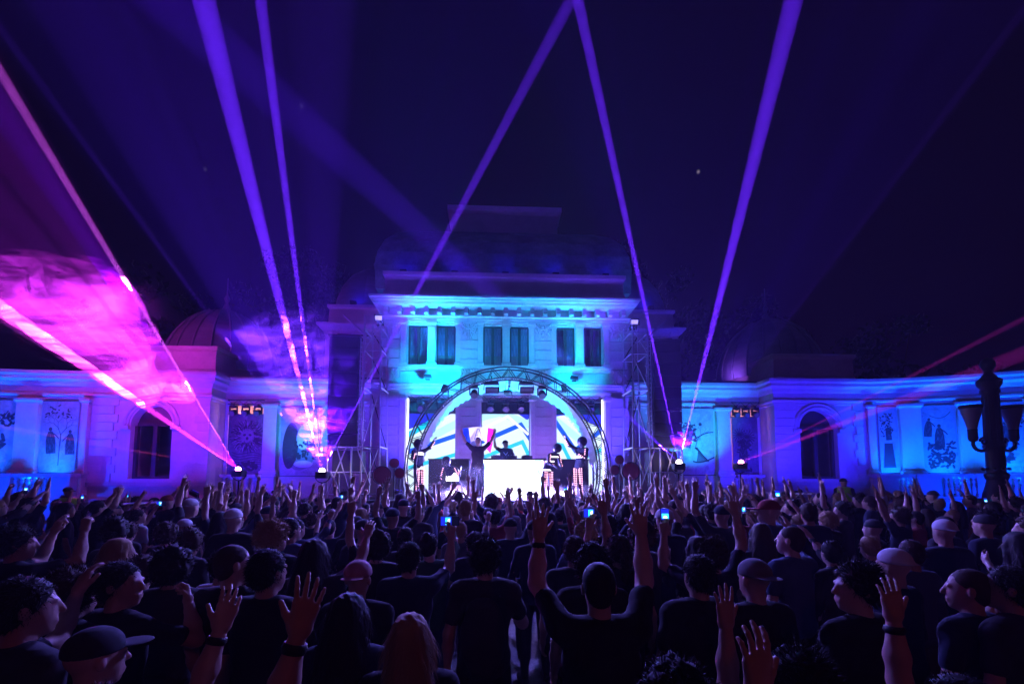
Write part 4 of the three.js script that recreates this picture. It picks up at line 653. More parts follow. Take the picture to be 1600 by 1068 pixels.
// low truss fences beside the crowd
function trussFence(label, a, b, y0) {
  const A = V3(a[0], y0, a[1]), B = V3(b[0], y0, b[1]), L = A.distanceTo(B), t = thing('truss_fence', label, 'barrier', A.clone().add(B).multiplyScalar(0.5).toArray(), -Math.atan2(B.z - A.z, B.x - A.x)), w = L / 2;
  for (const y of [0, 0.3]) for (const z of [-0.15, 0.15]) rod('chord', [-w, y, z], [w, y, z], 0.025, M.alu, t); const n = Math.round(L / 0.3);
  for (let i = 0; i < n; i++) rod('brace', [-w + i * L / n, i % 2 ? 0 : 0.3, 0.15], [-w + (i + 1) * L / n, i % 2 ? 0.3 : 0, 0.15], 0.012, M.alu, t, 5);
  for (const s of [-0.9, -0.3, 0.3, 0.9]) for (const z of [-0.15, 0.15]) rod('leg', [w * s, -y0, z], [w * s, 0, z], 0.02, M.alu, t);
}
{ const a = at(200, 800, 7), b = at(365, 768, 3.6); trussFence('long truss fence running towards the stage before the pink laser', [a.x, 7], [b.x, 3.6], 1.35); const c = at(1185, 768, 4.2), d = at(1275, 782, 5.6); trussFence('short truss fence beside the yellow vest guard under the arched window', [c.x, 4.2], [d.x, 5.6], 1.5); }
// a street lamp behind the photographer: its dim red-orange light is on the backs of the nearest arms
{
  const t = thing('street_lamp', 'dim orange street lamp behind the photographer, outside the picture', 'street lamp', [2.5, 0, 23.5]);
  rod('pole', [0, 0, 0], [0, 5.2, 0], 0.06, M.iron, t, 10, 0.05); put('hood', new THREE.ConeGeometry(0.3, 0.25, 16), M.iron, t, [0, 5.62, 0]); put('lamp_globe', new THREE.SphereGeometry(0.17, 16, 12), glow(1, 0.3, 0.1, 2), t, [0, 5.36, 0]);
  const l = new THREE.PointLight(rgb(1, 0.13, 0.07), 3.2); l.position.set(0, 5.36, 0); l.castShadow = true; l.shadow.radius = 7; t.add(l);
}

// ------------------------------------------------------------------ drifting smoke caught in the laser sheets
{
  const N = 256, d = new Uint8Array(N * N * 4);
  for (let y = 0; y < N; y++) for (let x = 0; x < N; x++) {
    const u = x / N, v = y / N; let n = 0, a = 0.5, fx = 3, fy = 7; for (let k = 0; k < 5; k++, a *= 0.55, fx *= 2.1, fy *= 2) n += a * noise(u * fx + 5 * noise(u * 3, v * 3, 9), v * fy + k * 7, 2.5);
    const r = Math.hypot((u - 0.5) * 2, (v - 0.5) * 2), w = Math.max(0, 1 - r) ** 0.8, q = Math.max(0, n - 0.36) * 3.2 * w, i = (y * N + x) * 4; d[i] = d[i + 1] = d[i + 2] = Math.min(255, 255 * q); d[i + 3] = 255;
  }
  const map = new THREE.DataTexture(d, N, N); map.magFilter = THREE.LinearFilter; map.needsUpdate = true;
  const haze = (o) => new THREE.MeshPhysicalMaterial({ color: rgb(0.9, 0.9, 0.9), roughness: 1, transmission: 0.5, thickness: 0, transparent: true, opacity: o, alphaMap: map, side: THREE.DoubleSide });
  const g = new THREE.PlaneGeometry(1, 1, 8, 4), p = g.attributes.position; for (let i = 0; i < p.count; i++) p.setZ(i, 0.12 * (noise(p.getX(i) * 3, p.getY(i) * 3, 1) - 0.5)); g.computeVertexNormals();
  const sheet = (px, py, z, a0, a1, y0, y1, n, label, o) => {
    const im = new THREE.InstancedMesh(g, haze(o), n), m = new THREE.Matrix4(), q = new THREE.Quaternion(), apex = at(px, py, z);
    for (let i = 0; i < n; i++) { const t = y0 + (y1 - y0) * Math.sqrt(rnd()), a = rr(a0, a1), c = at(px + a * t, py - t, z).add(V3(0, 0, rr(-0.2, 0.2))), r = c.distanceTo(apex), s = Math.min(2.6, 0.5 + 0.32 * r) * rr(0.6, 1.2); m.compose(c, q.setFromEuler(new THREE.Euler(rr(-0.3, 0.3), rr(-0.5, 0.5), rr(-0.12, 0.12))), V3(s * 1.6, s * 0.55, 1)); im.setMatrixAt(i, m); }
    im.name = numbered('smoke'); im.userData = { kind: 'stuff', label, category: 'smoke' }; scene.add(im);
  };
  sheet(372, 733, 2.2, -1.42, -0.66, 70, 320, 42, 'drifting smoke glowing in the pink laser sheet', 0.085);
  sheet(503, 735, 3.3, -0.66, 0.05, 25, 230, 40, 'thin smoke drifting through the violet laser fan', 0.024);
  sheet(503, 735, 3.3, -0.6, 0.5, 8, 95, 18, 'bright smoke at the mouth of the twin beam laser', 0.07);
  sheet(1061, 722, 3.3, -0.9, 0.75, 6, 48, 12, 'bright smoke at the mouth of the crossing beam laser', 0.07);
  { const n = 30, im = new THREE.InstancedMesh(g, haze(0.07), n), m = new THREE.Matrix4(), q = new THREE.Quaternion(); for (let i = 0; i < n; i++) { const s = rr(0.5, 1.1); m.compose(V3(rr(-2.6, 2.8), 1.75 + 0.9 * rnd() ** 2, rr(3.0, 4.9)), q.setFromEuler(new THREE.Euler(rr(-0.3, 0.3), rr(-0.5, 0.5), rr(-0.2, 0.2))), V3(s * 1.3, s * 0.7, 1)); im.setMatrixAt(i, m); } im.name = numbered('smoke'); im.userData = { kind: 'stuff', label: 'low stage smoke glowing before the white desk front', category: 'smoke' }; scene.add(im); }
}

// ------------------------------------------------------------------ people: signed distance bodies meshed with surface nets
const cap = (a, b, ra, rb = ra, k = 0.03) => ({ t: 0, a: [a.x, a.y, a.z], e: [b.x - a.x, b.y - a.y, b.z - a.z], ra, rd: rb - ra, k });
const ell = (c, r, k = 0.03, m = null, neg = false) => ({ t: 1, c: [c.x, c.y, c.z], r, k, m, neg });   // m: rows of the local axes
function primD(p, x, y, z) {
  if (p.t === 0) {
    const ax = x - p.a[0], ay = y - p.a[1], az = z - p.a[2], [ex, ey, ez] = p.e, L = ex * ex + ey * ey + ez * ez, t = L ? Math.min(1, Math.max(0, (ax * ex + ay * ey + az * ez) / L)) : 0;
    return Math.hypot(ax - ex * t, ay - ey * t, az - ez * t) - p.ra - p.rd * t;
  }
  if (p.t === 2) return (x - p.c[0]) * p.n[0] + (y - p.c[1]) * p.n[1] + (z - p.c[2]) * p.n[2];   // half space, outside where positive
  let qx = x - p.c[0], qy = y - p.c[1], qz = z - p.c[2];
  if (p.m) { const m = p.m, a = m[0] * qx + m[1] * qy + m[2] * qz, b = m[3] * qx + m[4] * qy + m[5] * qz, c = m[6] * qx + m[7] * qy + m[8] * qz; qx = a; qy = b; qz = c; }
  const r = p.r, k0 = Math.hypot(qx / r[0], qy / r[1], qz / r[2]), k1 = Math.hypot(qx / r[0] ** 2, qy / r[1] ** 2, qz / r[2] ** 2);
  return k1 ? k0 * (k0 - 1) / k1 : -Math.min(...r);
}
function field(prims, x, y, z, wob) {
  let d = 1e3;
  for (const p of prims) { if (p.neg) continue; const q = primD(p, x, y, z), k = p.k, h = Math.max(k - Math.abs(d - q), 0) / k; d = Math.min(d, q) - h * h * k * 0.25; }
  for (const p of prims) if (p.neg) { const q = -primD(p, x, y, z), k = p.k, h = Math.max(k - Math.abs(d - q), 0) / k; d = Math.max(d, q) + h * h * k * 0.25; }
  return wob ? d + wob(x, y, z) : d;
}
function skinMesh(prims, cell, wob = null) {
  const lo = [1e9, 1e9, 1e9], hi = [-1e9, -1e9, -1e9];
  for (const p of prims) { if (p.neg || p.t === 2) continue; for (let i = 0; i < 3; i++) { const R = p.t ? Math.max(...p.r) : Math.max(p.ra, p.ra + p.rd), c = p.t ? [p.c[i]] : [p.a[i], p.a[i] + p.e[i]]; for (const v of c) { lo[i] = Math.min(lo[i], v - R); hi[i] = Math.max(hi[i], v + R); } } }
  const B = 6, o = lo.map((v) => v - 2 * cell), nb = hi.map((v, i) => Math.ceil((v + 2 * cell - o[i]) / (cell * B))), bs = B * cell, diag = bs * 0.87 + 0.02;
  const pos = [], idx = [], vid = new Map(), key = (x, y, z) => (x * 4096 + y) * 4096 + z, edges = [];
  const S = B + 1, f = new Float32Array(S * S * S);
  for (let bx = 0; bx < nb[0]; bx++) for (let by = 0; by < nb[1]; by++) for (let bz = 0; bz < nb[2]; bz++) {
    const cx = o[0] + (bx + 0.5) * bs, cy = o[1] + (by + 0.5) * bs, cz = o[2] + (bz + 0.5) * bs;
    if (Math.abs(field(prims, cx, cy, cz, wob)) > diag * 1.25) continue;
    const near = prims.filter((p) => p.neg || p.t === 2 || primD(p, cx, cy, cz) < diag * 2.3 + p.k);
    for (let x = 0, n = 0; x < S; x++) for (let y = 0; y < S; y++) for (let z = 0; z < S; z++, n++) f[n] = field(near, o[0] + (bx * B + x) * cell, o[1] + (by * B + y) * cell, o[2] + (bz * B + z) * cell, wob);
    for (let x = 0; x < B; x++) for (let y = 0; y < B; y++) for (let z = 0; z < B; z++) {
      const at2 = (i, j, k) => f[((x + i) * S + y + j) * S + z + k], v = [at2(0, 0, 0), at2(1, 0, 0), at2(0, 1, 0), at2(1, 1, 0), at2(0, 0, 1), at2(1, 0, 1), at2(0, 1, 1), at2(1, 1, 1)];
      let m = 0; for (let i = 0; i < 8; i++) if (v[i] < 0) m |= 1 << i; if (m === 0 || m === 255) continue;
      let sx = 0, sy = 0, sz = 0, n = 0;
      for (const [a, b, ax] of [[0, 1, 0], [2, 3, 0], [4, 5, 0], [6, 7, 0], [0, 2, 1], [1, 3, 1], [4, 6, 1], [5, 7, 1], [0, 4, 2], [1, 5, 2], [2, 6, 2], [3, 7, 2]]) if ((v[a] < 0) !== (v[b] < 0)) { const t = v[a] / (v[a] - v[b]); sx += (a & 1) + (ax === 0 ? t : 0); sy += (a >> 1 & 1) + (ax === 1 ? t : 0); sz += (a >> 2 & 1) + (ax === 2 ? t : 0); n++; }
      const X = bx * B + x, Y = by * B + y, Z = bz * B + z; vid.set(key(X, Y, Z), pos.length / 3);
      pos.push(o[0] + (X + sx / n) * cell, o[1] + (Y + sy / n) * cell, o[2] + (Z + sz / n) * cell);
      if ((v[0] < 0) !== (v[1] < 0)) edges.push([X, Y, Z, 0, v[0] < 0]); if ((v[0] < 0) !== (v[2] < 0)) edges.push([X, Y, Z, 1, v[0] < 0]); if ((v[0] < 0) !== (v[4] < 0)) edges.push([X, Y, Z, 2, v[0] < 0]);
    }
  }
  for (const [X, Y, Z, ax, inside] of edges) {
    const q = ax === 0 ? [[0, 0, 0], [0, -1, 0], [0, -1, -1], [0, 0, -1]] : ax === 1 ? [[0, 0, 0], [0, 0, -1], [-1, 0, -1], [-1, 0, 0]] : [[0, 0, 0], [-1, 0, 0], [-1, -1, 0], [0, -1, 0]];
    const v = q.map(([a, b, c]) => vid.get(key(X + a, Y + b, Z + c))); if (v.some((i) => i === undefined)) continue;
    if (inside) idx.push(v[0], v[1], v[2], v[0], v[2], v[3]); else idx.push(v[0], v[2], v[1], v[0], v[3], v[2]);
  }
  const g = new THREE.BufferGeometry(); g.setAttribute('position', new THREE.Float32BufferAttribute(pos, 3)); g.setIndex(idx); g.computeVertexNormals(); return g;
}
// tufts of hair standing off the hair mass
function tufts(g, n, len, flow, wid) {
  const P = g.attributes.position, Nn = g.attributes.normal, pos = [], idx = [], v = V3(0, 0, 0), nn = V3(0, 0, 0), base = P.count;
  for (let i = 0; i < n; i++) {
    const k = Math.floor(rnd() * P.count); v.fromBufferAttribute(P, k); nn.fromBufferAttribute(Nn, k); const L = len * rr(0.6, 1.3), d = nn.clone().multiplyScalar(0.55).add(flow).add(V3(rr(-0.4, 0.4), rr(-0.3, 0.3), rr(-0.4, 0.4))).normalize(), s = d.clone().cross(nn).normalize().multiplyScalar(wid), a = v.clone().addScaledVector(nn, -0.004), b = a.clone().addScaledVector(d, L * 0.6).addScaledVector(nn, L * 0.06), c = b.clone().addScaledVector(d, L * 0.4).addScaledVector(flow, L * 0.25), q = pos.length / 3;
    for (const [o, w] of [[a, 1], [a, -1], [b, 0.8], [b, -0.8], [c, 0]]) pos.push(o.x + s.x * w, o.y + s.y * w, o.z + s.z * w); idx.push(q, q + 1, q + 2, q + 1, q + 3, q + 2, q + 2, q + 3, q + 4);
  }
  const t = new THREE.BufferGeometry(); t.setAttribute('position', new THREE.Float32BufferAttribute(pos, 3)); t.setIndex(idx); t.computeVertexNormals(); return mergeGeometries([g, t]);
}
const joinG = (list) => list.length === 1 ? list[0] : mergeGeometries(list);

// hand prims: W wrist, Y along the fingers, N palm normal, side +1 right
function handPrims(W, Y, N, side, type, s) {
  Y = Y.clone().normalize(); N = N.clone().addScaledVector(Y, -N.dot(Y)).normalize(); const X = Y.clone().cross(N).multiplyScalar(side), P = (x, y, n) => W.clone().addScaledVector(X, x * s).addScaledVector(Y, y * s).addScaledVector(N, n * s);
  const curl = { open: 0.12, relaxed: 0.45, fist: 1.45, grip: 0.85, point: 1.45, horns: 1.45, cup: 0.3 }[type], spread = { open: 0.2, relaxed: 0.06, cup: 0.1 }[type] ?? 0.02, out = [];
  const kx = [0.031, 0.0105, -0.0105, -0.031], ky = [0.088, 0.093, 0.088, 0.078], len = [0.077, 0.086, 0.079, 0.061], rad = [0.0086, 0.009, 0.0084, 0.0075];
  out.push(cap(P(0, -0.05, 0), P(0, 0.008, 0), 0.028 * s, 0.024 * s, 0.02 * s), cap(P(-0.012, 0.012, 0), P(0.012, 0.012, 0), 0.0205 * s, 0.0205 * s, 0.02 * s));
  for (let i = 0; i < 4; i++) {
    out.push(cap(P(kx[i] * 0.55, 0.015, 0), P(kx[i], ky[i], 0), 0.0165 * s, 0.0125 * s, 0.016 * s));
    const c = ((type === 'point' && i === 0) || (type === 'horns' && (i === 0 || i === 3))) ? 0.05 : curl * (1 + 0.08 * i), fan = spread * (1.5 - i) / 1.5; let a = c * 0.55, p = [kx[i], ky[i], 0];
    for (const [fr, r0, r1] of [[0.45, 1, 0.95], [0.3, 0.95, 0.88], [0.25, 0.88, 0.75]]) { const q = [p[0] + Math.sin(fan) * len[i] * fr * Math.cos(a), p[1] + Math.cos(a) * len[i] * fr, p[2] + Math.sin(a) * len[i] * fr]; out.push(cap(P(...p), P(...q), rad[i] * r0 * s, rad[i] * r1 * s, 0.005 * s)); p = q; a += c * 0.85; }
  }
  const th = type === 'fist' || type === 'point' || type === 'horns' ? [[0.026, 0.025, 0.008], [0.036, 0.055, 0.028], [0.012, 0.075, 0.042]] : type === 'grip' ? [[0.026, 0.022, 0.004], [0.045, 0.05, 0.03], [0.04, 0.08, 0.045]] : [[0.025, 0.02, 0.004], [0.052, 0.05, 0.014], [0.072, 0.082, 0.02]];
  out.push(cap(P(...th[0]), P(...th[1]), 0.0155 * s, 0.0115 * s, 0.012 * s), cap(P(...th[1]), P(...th[2]), 0.0112 * s, 0.009 * s, 0.005 * s));
  return { prims: out, mid: P(0, 0.1, 0.03), tip: P(0, 0.14, 0.03), X, Y, N };
}
const ARM = { // upper arm, forearm, palm normal (x outward, y up, -z towards the stage), hand
  down: [[0.22, -1, 0.02], [0.08, -0.95, -0.3], [-1, 0, -0.2], 'relaxed'], hip: [[0.35, -0.9, 0.1], [-0.45, -0.35, -0.8], [-0.5, -0.5, 0], 'relaxed'],
  up: [[0.45, 0.8, -0.25], [-0.12, 1, -0.12], [0, 0, -1], 'open'], straight: [[0.3, 0.95, -0.15], [0.02, 1, -0.1], [0, 0.1, -1], 'open'], wide: [[0.85, 0.5, -0.2], [0.05, 1, -0.12], [0, 0, -1], 'open'], vee: [[0.7, 0.72, -0.1], [0.45, 0.9, -0.1], [0, 0.2, -1], 'open'],
  forward: [[0.3, 0.45, -0.85], [0.0, 0.75, -0.65], [0, -0.6, -1], 'cup'], fist: [[0.45, 0.65, -0.5], [-0.1, 1, -0.15], [-0.3, 0, -1], 'fist'], point: [[0.35, 0.7, -0.6], [0.05, 0.9, -0.45], [0, -0.5, -1], 'point'], horns: [[0.4, 0.75, -0.4], [0.0, 1, -0.15], [0, 0, -1], 'horns'],
  phone: [[0.3, 0.25, -0.9], [-0.3, 0.85, -0.35], [-0.75, 0, -0.6], 'grip'], clap: [[0.3, 0.75, -0.5], [-0.52, 0.75, -0.3], [-1, 0, -0.1], 'open'], chest: [[0.25, -0.75, -0.4], [-0.55, 0.55, -0.6], [-0.6, 0, 0.6], 'relaxed'], shrug: [[0.5, -0.6, -0.4], [0.35, 0.6, -0.65], [-0.2, 0.7, -0.5], 'cup'],
  mouth: [[0.35, -0.35, -0.7], [-0.55, 0.75, -0.2], [-0.4, 0, 0.9], 'fist'], desk: [[0.3, -0.75, -0.3], [-0.15, -0.35, -0.9], [0, -1, 0], 'relaxed'],
};
// o: arms [left, right], head [yaw, pitch], hair, lean [x, z], build, sleeve, cells
function makePerson(o) {
  const c = o.cells, s = o.build ?? 1, lean = o.lean ?? [0, 0], sh = (x, y, z) => { const k = Math.max(0, y - 0.92); return V3(x + lean[0] * k, y, z + lean[1] * k); };
  const body = [], shirt = [], pants = [], shoes = [], hands = [], hold = [];
  const neck = sh(0, 1.475, 0.015), hc = sh(0, 1.632, -0.012), tw = 1.06 * s;
  body.push(ell(sh(0, 1.26, 0), [0.15 * s, 0.22, 0.095 * s], 0.05), ell(sh(0, 1.02, 0), [0.135 * s, 0.18, 0.09 * s], 0.05), cap(sh(-0.13, 1.415, 0.01), sh(0.13, 1.415, 0.01), 0.055, 0.055, 0.05), cap(neck, hc.clone().add(V3(0, -0.06, 0.015)), 0.057, 0.053, 0.03));
  shirt.push(ell(sh(0, 1.27, 0.005), [0.172 * tw, 0.235, 0.118 * tw], 0.06), ell(sh(0, 1.04, 0.005), [0.155 * tw, 0.2, 0.112 * tw], 0.07), ell(sh(0, 0.93, 0.005), [0.17 * tw, 0.13, 0.122 * tw], 0.06), cap(sh(-0.13, 1.42, 0.012), sh(0.13, 1.42, 0.012), 0.068, 0.068, 0.05), { t: 2, c: [0, 0.84, 0], n: [0, -1, 0], neg: true, k: 0.01 });
  shirt[shirt.length - 1].n = [0, 1, 0];
  [-1, 1].forEach((side, i) => {
    const spec = typeof o.arms[i] === 'string' ? ARM[o.arms[i]] : o.arms[i], dir = (v) => V3(v[0] * side, v[1], v[2]).normalize(), U = dir(spec[0]), Fo = dir(spec[1]), raise = Math.max(0, U.y);
    const S = sh(side * (0.182 * s - 0.02 * raise), 1.405 + 0.055 * raise, 0.005 - 0.01 * raise), E = S.clone().addScaledVector(U, 0.29), Wp = E.clone().addScaledVector(Fo, 0.25);
    body.push(cap(S, E, 0.052 * s, 0.041 * s, 0.045), cap(E, E.clone().addScaledVector(Fo, 0.1), 0.042 * s, 0.043 * s, 0.03), cap(E.clone().addScaledVector(Fo, 0.1), Wp, 0.043 * s, 0.0285 * s, 0.03));
    const H = handPrims(Wp, Fo.clone().add(V3(0, spec[3] === 'relaxed' ? -0.1 : 0.05, 0)), dir(spec[2]), side, spec[3], 1.0); hands.push(...H.prims);
    hold.push({ p: H.mid, tip: H.tip, X: H.X, Y: H.Y, N: H.N, wrist: Wp, fore: Fo });
    const sl = o.sleeve ?? 0.62, e2 = S.clone().lerp(E, Math.min(1, sl)); shirt.push(cap(sh(side * 0.1, 1.4, 0.008), S, 0.068, 0.063 * s, 0.04), cap(S, e2, 0.062 * s, (sl > 1 ? 0.052 : 0.062) * s, 0.03));
    if (sl > 1) shirt.push(cap(E, E.clone().lerp(Wp, Math.min(0.97, sl - 1)), 0.054 * s, 0.042, 0.03));
    const hip = V3(side * 0.092, 0.9, 0), knee = V3(side * 0.115, 0.49, -0.015), ank = V3(side * 0.125, 0.085, 0.02);
    body.push(cap(hip, knee, 0.078 * s, 0.052, 0.04), cap(knee, ank, 0.052, 0.036, 0.03)); pants.push(cap(hip, knee, 0.095 * s, 0.068, 0.04), cap(knee, ank, 0.068, 0.055, 0.03));
    shoes.push(cap(V3(side * 0.125, 0.05, 0.05), V3(side * 0.14, 0.042, -0.15), 0.05, 0.042, 0.03));
  });
  pants.push(ell(V3(0, 0.93, 0), [0.152 * s, 0.12, 0.108 * s], 0.05));
  // head frame
  const m4 = new THREE.Matrix4().makeRotationFromEuler(new THREE.Euler(o.head?.[1] ?? 0, o.head?.[0] ?? 0, o.head?.[2] ?? 0, 'YXZ')), e = m4.elements, rows = [e[0], e[1], e[2], e[4], e[5], e[6], e[8], e[9], e[10]];
  const P = (x, y, z) => V3(x, y, z).applyMatrix4(m4).add(hc), E2 = (x, y, z, r, k = 0.02, neg = false) => ell(P(x, y, z), r, k, rows, neg);
  const head = [E2(0, 0.03, 0.014, [0.076, 0.09, 0.098]), E2(0, -0.043, -0.03, [0.058, 0.075, 0.066], 0.04), cap(P(0, -0.1, -0.06), P(0, -0.1, -0.066), 0.022, 0.02, 0.03), cap(P(0, 0.012, -0.092), P(0, -0.026, -0.11), 0.009, 0.014, 0.012), cap(P(-0.036, 0.02, -0.082), P(0.036, 0.02, -0.082), 0.011, 0.011, 0.014), cap(P(-0.02, -0.062, -0.09), P(0.02, -0.062, -0.09), 0.008, 0.008, 0.008), cap(P(-0.017, -0.075, -0.088), P(0.017, -0.075, -0.088), 0.008, 0.008, 0.008), E2(-0.078, -0.005, 0.014, [0.011, 0.032, 0.02], 0.008), E2(0.078, -0.005, 0.014, [0.011, 0.032, 0.02], 0.008), cap(P(0, -0.06, 0.02), neck.clone().lerp(hc, 0.25), 0.052, 0.056, 0.03), E2(-0.032, 0.0, -0.1, [0.014, 0.008, 0.014], 0.01, true), E2(0.032, 0.0, -0.1, [0.014, 0.008, 0.014], 0.01, true)];
  // hair
  const hair = [], face = E2(0, -0.035, -0.105, [0.082, 0.1, 0.09], 0.02, true); let amp = 0.006, fq = 70, brim = null;
  const dome = (g) => { hair.push(E2(0, 0.04, 0.02, [0.083 + g, 0.09 + g, 0.1 + g], 0.02), E2(0, -0.01, 0.05, [0.072 + g, 0.085, 0.066 + g], 0.03)); };
  if (o.hair === 'short') { dome(0.004); hair.push(face); }
  if (o.hair === 'buzz') { dome(-0.003); hair.push(face); amp = 0.002; fq = 160; }
  if (o.hair === 'tousled') { dome(0.014); hair.push(face); amp = 0.018; fq = 36; }
  if (o.hair === 'curly') { dome(0.03); hair.push(E2(0, 0.0, 0.05, [0.115, 0.11, 0.09], 0.03), face); amp = 0.026; fq = 42; }
  if (o.hair === 'bun') { dome(0.004); hair.push(E2(0, 0.115, 0.065, [0.038, 0.036, 0.038], 0.012), face); }
  if (o.hair === 'ponytail') { dome(0.004); const a = P(0, 0.06, 0.125), b = a.clone().add(V3(0.01, -0.1, 0.05)), d = b.clone().add(V3(0, -0.17, -0.02)); hair.push(cap(a, b, 0.022, 0.036, 0.015), cap(b, d, 0.036, 0.014, 0.015), face); }
  if (o.hair === 'long') { dome(0.008); const n = P(0, -0.05, 0.06); hair.push(ell(n.clone().add(V3(0, -0.02, 0.02)), [0.096, 0.11, 0.07], 0.04), ell(n.clone().add(V3(0, -0.19, 0.055)), [0.125, 0.2, 0.05], 0.05), cap(P(-0.085, 0, 0), n.clone().add(V3(-0.115, -0.27, 0.02)), 0.03, 0.028, 0.03), cap(P(0.085, 0, 0), n.clone().add(V3(0.115, -0.27, 0.02)), 0.03, 0.028, 0.03), face); amp = 0.012; fq = 60; }
  if (o.hair === 'cap') { hair.push(E2(0, 0.05, 0.015, [0.092, 0.088, 0.108], 0.02), { t: 2, c: P(0, 0.028, 0).toArray(), n: P(0, 1, 0).sub(hc).toArray(), neg: true, k: 0.005 }); amp = 0; brim = [E2(0, 0.034, (o.back ? 1 : -1) * 0.13, [0.075, 0.008, 0.075], 0.01)]; hair.push(...brim); }
  const wobHair = amp ? (x, y, z) => amp * (noise(x * fq, y * fq * (o.hair === 'long' ? 0.16 : 0.7), z * fq) - 0.5) * 1.6 : null;
  const fold = (x, y, z) => 0.022 * (noise(x * 9 + 3, y * 14, z * 9) - 0.5) + 0.012 * (noise(x * 24, y * 18, z * 24 + 7) - 0.5);
  const out = { hold, hc, parts: {} };
  out.parts.body = joinG([skinMesh(body, c.body), skinMesh(head, c.head), ...[hands.slice(0, hands.length / 2), hands.slice(hands.length / 2)].map((h) => skinMesh(h, c.hand))]);
  out.parts.shirt = skinMesh(shirt, c.cloth, fold); out.parts.trousers = skinMesh(pants, c.cloth * 1.3, fold); out.parts.shoes = skinMesh(shoes, c.cloth);
  if (hair.length) out.parts[o.hair === 'cap' ? 'cap' : 'hair'] = skinMesh(hair, o.hair === 'cap' ? c.head : c.hair ?? c.head, wobHair);
  if (out.parts.hair) {
    const n = c.hand < 0.009 ? 2200 : 320, [L, fl] = { short: [0.022, V3(0, -0.3, 0.25)], buzz: [0.007, V3(0, -0.2, 0)], tousled: [0.034, V3(0, 0.1, 0.2)], curly: [0.03, V3(0, 0, 0)], bun: [0.02, V3(0, 0.4, 0.2)], ponytail: [0.03, V3(0, -0.3, 0.3)], long: [0.09, V3(0, -1.5, 0.1)] }[o.hair];
    out.parts.hair = tufts(out.parts.hair, o.hair === 'buzz' ? n / 2 : n, L, fl, n > 500 ? 0.0018 : 0.004);
  }
  if (o.pack) { const b = [ell(sh(0, 1.17, 0.18), [0.15, 0.25, 0.075], 0.03), ell(sh(0, 1.05, 0.22), [0.12, 0.13, 0.06], 0.03), cap(sh(-0.1, 1.4, 0.09), sh(-0.09, 1.46, 0.02), 0.02, 0.02, 0.02), cap(sh(0.1, 1.4, 0.09), sh(0.09, 1.46, 0.02), 0.02, 0.02, 0.02)]; out.parts.backpack = skinMesh(b, c.cloth, fold); }
  if (o.vest) { out.parts.vest = skinMesh(shirt.filter((p) => p.neg || p.t === 1 || true).slice(0, 5).map((p) => p.t === 1 ? { ...p, r: p.r.map((q) => q + 0.014) } : p.t === 0 ? { ...p, ra: p.ra + 0.014 } : p), c.cloth); }
  if (o.watch !== undefined) { const h = hold[o.watch], g = new THREE.TorusGeometry(0.031, 0.008, 6, 20).scale(1, 1, 2.2); g.applyQuaternion(new THREE.Quaternion().setFromUnitVectors(V3(0, 0, 1), h.fore)); const q = h.wrist.clone().addScaledVector(h.fore, -0.045); g.translate(q.x, q.y, q.z); out.parts.wristband = g; }
  return out;
}
const skinM = [rgb(0.5, 0.31, 0.23), rgb(0.44, 0.26, 0.19), rgb(0.56, 0.37, 0.29), rgb(0.38, 0.22, 0.15)].map((c) => std({ color: c, roughness: 0.5 }));
const hairM = { dark: [rgb(0.018, 0.013, 0.01), 'dark'], brown: [rgb(0.06, 0.035, 0.02), 'brown'], blonde: [rgb(0.34, 0.22, 0.1), 'fair'] };
for (const k in hairM) hairM[k] = [new THREE.MeshPhysicalMaterial({ color: hairM[k][0], roughness: 0.68, specularIntensity: 0.6, sheen: 0.25, sheenColor: rgb(0.5, 0.5, 0.6), sheenRoughness: 0.5 }), hairM[k][1]];
const weave = noiseTex(128, [[32, 1], [64, 1]], 0.75, 1, 1, true);
const cloth = (r, g, b) => new THREE.MeshPhysicalMaterial({ color: rgb(r, g, b), roughness: 0.9, sheen: 0.1, sheenColor: rgb(0.4, 0.4, 0.45), sheenRoughness: 0.6 });
const shirtM = { black: cloth(0.012, 0.012, 0.014), charcoal: cloth(0.035, 0.035, 0.04), navy: cloth(0.014, 0.02, 0.05), grey: cloth(0.16, 0.16, 0.17), white: cloth(0.62, 0.62, 0.62), red: cloth(0.3, 0.03, 0.035), green: cloth(0.03, 0.09, 0.05), denim: cloth(0.06, 0.09, 0.17), pink: cloth(0.5, 0.25, 0.28) };
const pantsM = [cloth(0.014, 0.014, 0.017), cloth(0.03, 0.045, 0.09), cloth(0.05, 0.05, 0.05)], shoeM = std({ color: rgb(0.03, 0.03, 0.03), roughness: 0.6 });
const people = [];
function addPerson(pr, pos, turn, h, look, label) { // look: skin, shirt, hair, pants ; pr: prototype
  const t = thing('person', label ?? '', 'person', pos, turn), k = h / 1.752; t.scale.setScalar(k);
  const mats = { body: look.skinMat ?? skinM[look.skin ?? 0], shirt: shirtM[look.shirt ?? 'black'], trousers: look.pantsMat ?? pantsM[look.pants ?? 0], shoes: shoeM, hair: hairM[look.hair ?? 'dark'][0], cap: shirtM[look.cap ?? 'charcoal'], backpack: shirtM.charcoal, vest: M.vest, wristband: M.black };
  for (const n in pr.parts) put(n, pr.parts[n], mats[n], t);
  t.updateMatrixWorld(); t.userData.people = undefined;
  const rec = { t, pr, pos: V3(...pos), look, h }; people.push(rec); return rec;
}
// stand a person so that the top of the head shows at a pixel, given the distance
function spotFor(px, py, d) { const r = ray(px, py), fwd = ray(800, CY), t = d / r.dot(fwd) * fwd.lengthSq(); const p = camera.position.clone().addScaledVector(r, t / 1); return p; }
const HI = { body: 0.02, head: 0.0085, hand: 0.0055, cloth: 0.02, hair: 0.0085 }, MID = { body: 0.036, head: 0.0185, hand: 0.0125, cloth: 0.04, hair: 0.02 };
const TURN = Math.PI;

